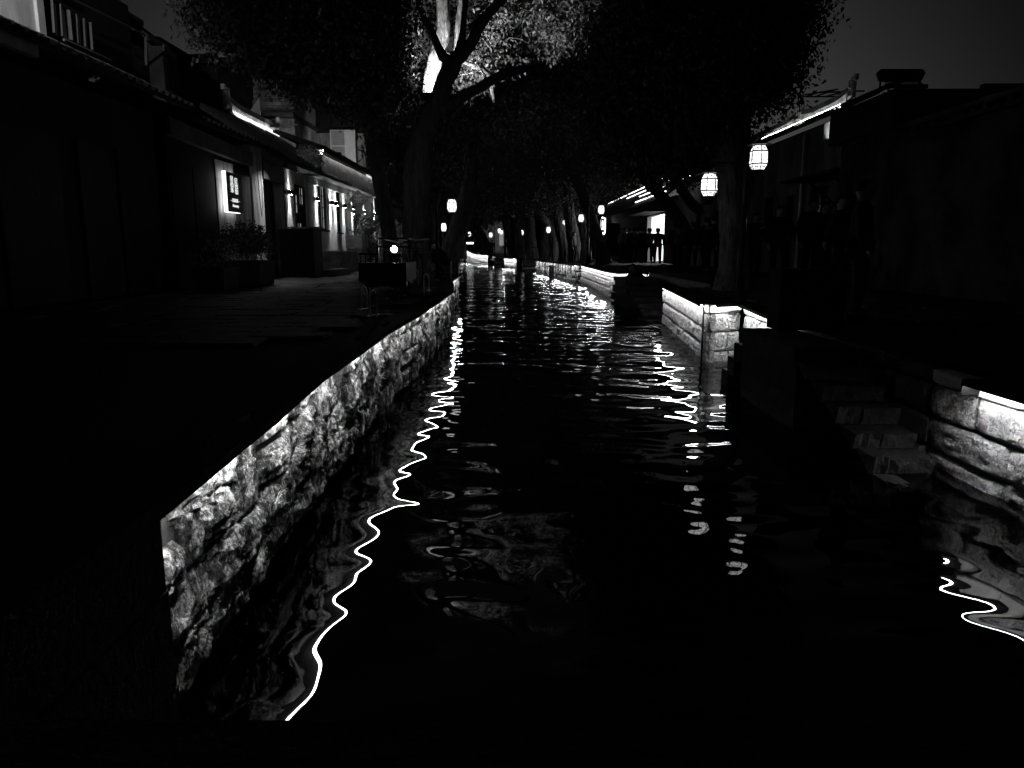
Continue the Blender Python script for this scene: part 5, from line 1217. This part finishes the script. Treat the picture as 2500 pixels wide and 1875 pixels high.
b.build('basket',metald,th)
# starlike lamp
c=PY(962,608,12.95); th=thing('lamp','blazing bare lamp behind the cargo tricycle','lamp',tuple(c)); b=MB(); b.lathe([(.012,-.055),(.038,-.041),(.055,-.014),(.055,.014),(.038,.041),(.012,.055)],18); b.build('bulb',bulb,th); b=MB(); b.tube([(0,0,-.045),(0,.01,-.35),(0,.02,SL-c.z)],.012,6); b.build('stand',metald,th)
# low hoops along the left edge
def hoop(label,x,y,h=.33,w_=.16,rz=R(90)):
    th=thing('hoop_rail',label,'hoop',(x,y,SL),rz,'low metal hoops along the left canal edge'); b=MB(); pts=[(-w_/2,0,0),(-w_/2,0,h-w_/2)]+[(-math.cos(math.pi*i/8)*w_/2,0,h-w_/2+math.sin(math.pi*i/8)*w_/2) for i in range(1,8)]+[(w_/2,0,h-w_/2),(w_/2,0,0)]
    b.tube(pts,.011,8); b.build('hoop',steel,th); b=MB(); b.box(-w_/2-.06,w_/2+.06,-.012,.012,.075,.085); b.build('cross_bar',steel,th); return th
hoop('nearest low steel hoop standing on the dark left bank edge',PX(915,787,-1.41).x,7.5,rz=R(72),w_=.13)
hoop('second low steel hoop close behind the nearest one',-1.66,8.3,rz=R(72),w_=.13)
hoop('low steel hoop right of the bicycle',PY(1041,700,11.9).x,11.9,h=.34,rz=R(60),w_=.13)
for i,(x,Y_,h,lab) in enumerate(((1101,16.9,.45,'short thin post at the left bank corner, left of the pair'),(1120,21.2,.33,'short thin post right at the tip of the left bank'))):
    th=thing('bollard',lab,'bollard',(PY(x,650,Y_).x,Y_,SL)); b=MB(); b.lathe([(.03,0),(.022,.02),(.022,h-.02),(.01,h)],8); b.build('post',steel,th)
# street nosing slab overhanging at bank tip
# planters and plants on the left street
def leafy(name,label,loc,ells,count,size,seed,cat='plant',pot=None,m=leafb,stems=True,cl=.1):
    th=thing(name,label,cat,loc)
    E2=[(np.array(c),np.array(r_)) for c,r_ in ells]; v,f,C_=leaves(E2,count,size,seed,cl=cl,per=14); o=link('foliage',tri_mesh('foliage',v,f,m),th); o['kind']='stuff'
    if pot: pot(th)
    if stems:
        b=MB(); rr=random.Random(seed)
        for k in range(14): c=Vector(C_[rr.randrange(len(C_))]); b.tube([(0,0,.1),(c.x*.5,c.y*.5,c.z*.55),tuple(c)],[.012,.008,.003],4,cap=False)
        b.build('stem',bark,th)
    return th
def boxpot(w_,d,h,m=darkstone):
    def f(th): b=MB(); b.hull8([(-w_/2*.9,-d/2*.9,0),(w_/2*.9,-d/2*.9,0),(w_/2*.9,d/2*.9,0),(-w_/2*.9,d/2*.9,0)],[(-w_/2,-d/2,h),(w_/2,-d/2,h),(w_/2,d/2,h),(-w_/2,d/2,h)]); b.build('pot',m,th)
    return f
p=PX(600,620,-5.5); leafy('potted_shrub','bushy potted shrub before the white pillar',(p.x,p.y,SL),[((0,0,.95),(.42,.5,.28)),((.25,.1,.8),(.25,.3,.2))],2600,.07,201,pot=boxpot(.9,1.0,.5))
p=PX(525,630,-5.5); leafy('potted_shrub','smaller dark potted shrub under the glowing sign',(p.x,p.y,SL),[((0,0,.7),(.3,.4,.22))],1200,.06,202,pot=boxpot(.6,.8,.4))
th=thing('stone_planter','low pale stone block planter against the tea house wall','planter',(XL+.3,24.8,SL)); b=MB(); b.box(-.2,.45,-1.1,1.6,0,.62); b.build('trough',mat('trough_stone',.2,.85,4,.6,.6,18,dist=.03),th); b=MB(); b.box(-.22,.47,-1.12,1.62,.62,.66); b.build('rim',ashlar,th)
th=thing('brick_stand','square stand of stacked thin bricks with a box planter on top','brick stand',(XL+.45,28.0,SL))
for z in range(9):
    for j in range(3): link('brick',rnd.choice(BR),th,Matrix.Translation((rnd.uniform(-.01,.01),-.4+j*.3,.045+z*.082))@Matrix.Diagonal((.55,.28,.07,1))); link('brick',rnd.choice(BR),th,Matrix.Translation((rnd.uniform(-.01,.01),-.1+j*.3-.29,.045+z*.082))@Matrix.Diagonal((.5,.1,.07,1))) if j==0 else None
b=MB(); b.box(-.3,.3,-.7,.5,.76,1.2); b.build('box_planter',mat('planter_box',.22,.7,3,.3,.2),th)
leafy('young_tree','slender young tree with sparse leaves in the box planter before the tea house',(XL+.45,27.9,SL+1.2),[((0,0,1.0),(.25,.3,.45)),((0,0,.1),(.3,.4,.08))],420,.09,203,cl=.15)
leafy('tall_plant','tall dark spiky plant beside the brick stand',(XL+.6,29.3,SL),[((0,0,1.7),(.3,.5,.3)),((0,0,.8),(.28,.4,.6))],1800,.13,204,cl=.12)
leafy('bamboo_bush','pale lit feathery bush at the far corner of the tea house',(XL+.9,32.6,SL),[((0,0,1.2),(.6,1.0,.75)),((.2,.3,.6),(.8,.9,.5))],5200,.08,205,m=mat('bamboo_leaf',.3,.6,5,.2,0),cl=.14)
# small weeds on canal wall
for i,(y,z) in enumerate(((3.3,.36),(4.6,.5),(6.4,.42),(7.9,.45),(9.3,.5))):
    th=thing('wall_weed',['spiky weed low on the near rubble wall beside the dark pipe','small weed in a joint of the left wall past the pipe','thin weed hanging mid way along the left wall','weed tuft under a ledge stone of the left wall','farther weed tuft on the left wall'][i],'weed',(ledge(y)+.14,y,z))
    b=MB()
    for k in range(9): a=rnd.uniform(0,6.28); q=Vector((abs(math.cos(a))*.05+.01,math.sin(a)*.09,rnd.uniform(-.03,.07))); b.tube([(0,0,0),q*.6+Vector((0,0,.015)),q],[.0025,.002,.0008],3,cap=False)
    b.build('blade',mat('pale_leaf',.3),th)
# diamond notice box on the right landing
c=PY(1948,720,7.4); cabm=mat('cabinet_black',.005,.9,8,.1,0)
th=thing('notice_cabinet','dark cabinet on the right landing with a faint diamond outline','cabinet',(c.x+.1,7.55,.72)); b=MB(); b.box(-.22,.45,0,.35,0,.62); b.build('body',cabm,th)
b=MB(); z0=c.z-.72; P4=[Vector((-.10,-.006,z0)),Vector((-.1+.09,-.006,z0+.16)),Vector((-.1+.18,-.006,z0)),Vector((-.1+.09,-.006,z0-.16))]
for i in range(4): b.tube([P4[i],P4[(i+1)%4]],.005,4)
b.box(-.04,.02,-.008,-.002,z0-.05,z0+.03); b.build('diamond_emblem',mat('dull_paint',.12,.8,5,.1,0),th)
# waste bin / ticket box silhouette near the second landing
th=thing('litter_bin','tall pale litter bin at the water edge before the crowd','bin',(PY(1464,640,31).x,31,SR)); b=MB(); b.box(-.18,.18,-.2,.2,0,.95); b.build('body',mat('bin_grey',.12,.6,4,.2,.1),th); b=MB(); b.box(-.2,.2,-.22,.22,.955,1.0); b.build('lid',metald,th)
th=thing('kiosk_board','big dark notice board standing left of the crowd','notice board',(PY(1496,600,38).x,38,SR)); b=MB(); b.box(-.34,.34,-.04,.04,.35,2.0); b.build('board',darkwood,th); b=MB(); b.box(-.34,-.28,-.05,-.041,0,2.0); b.box(.28,.34,-.05,-.041,0,2.0); b.build('leg',darkwood,th)
# ropes / cables hanging left of the big trunk
th=thing('hanging_cable','thin cable sagging between the canopy and the roof left of the fork','cable',tuple(PY(1000,240,15.6))); o0=PY(1000,240,15.6); b=MB(); b.tube([PY(x,y,15.6)-o0 for x,y in ((976,120),(980,190),(988,235),(1003,256),(1012,250),(1018,222))],.006,5); b.build('cable',metalw,th)
th=thing('wall_cable','two thin cables hanging down the white pillar','cable',(XL+.06,18.5,3.6)); 
for dy in (-.12,.08): b=MB(); b.tube([(0,dy,0),(.01,dy+.04,-.5),(0,dy+.1,-1.0),(0,.04,-1.3)],.006,4); b.build('cable',rubber,th)
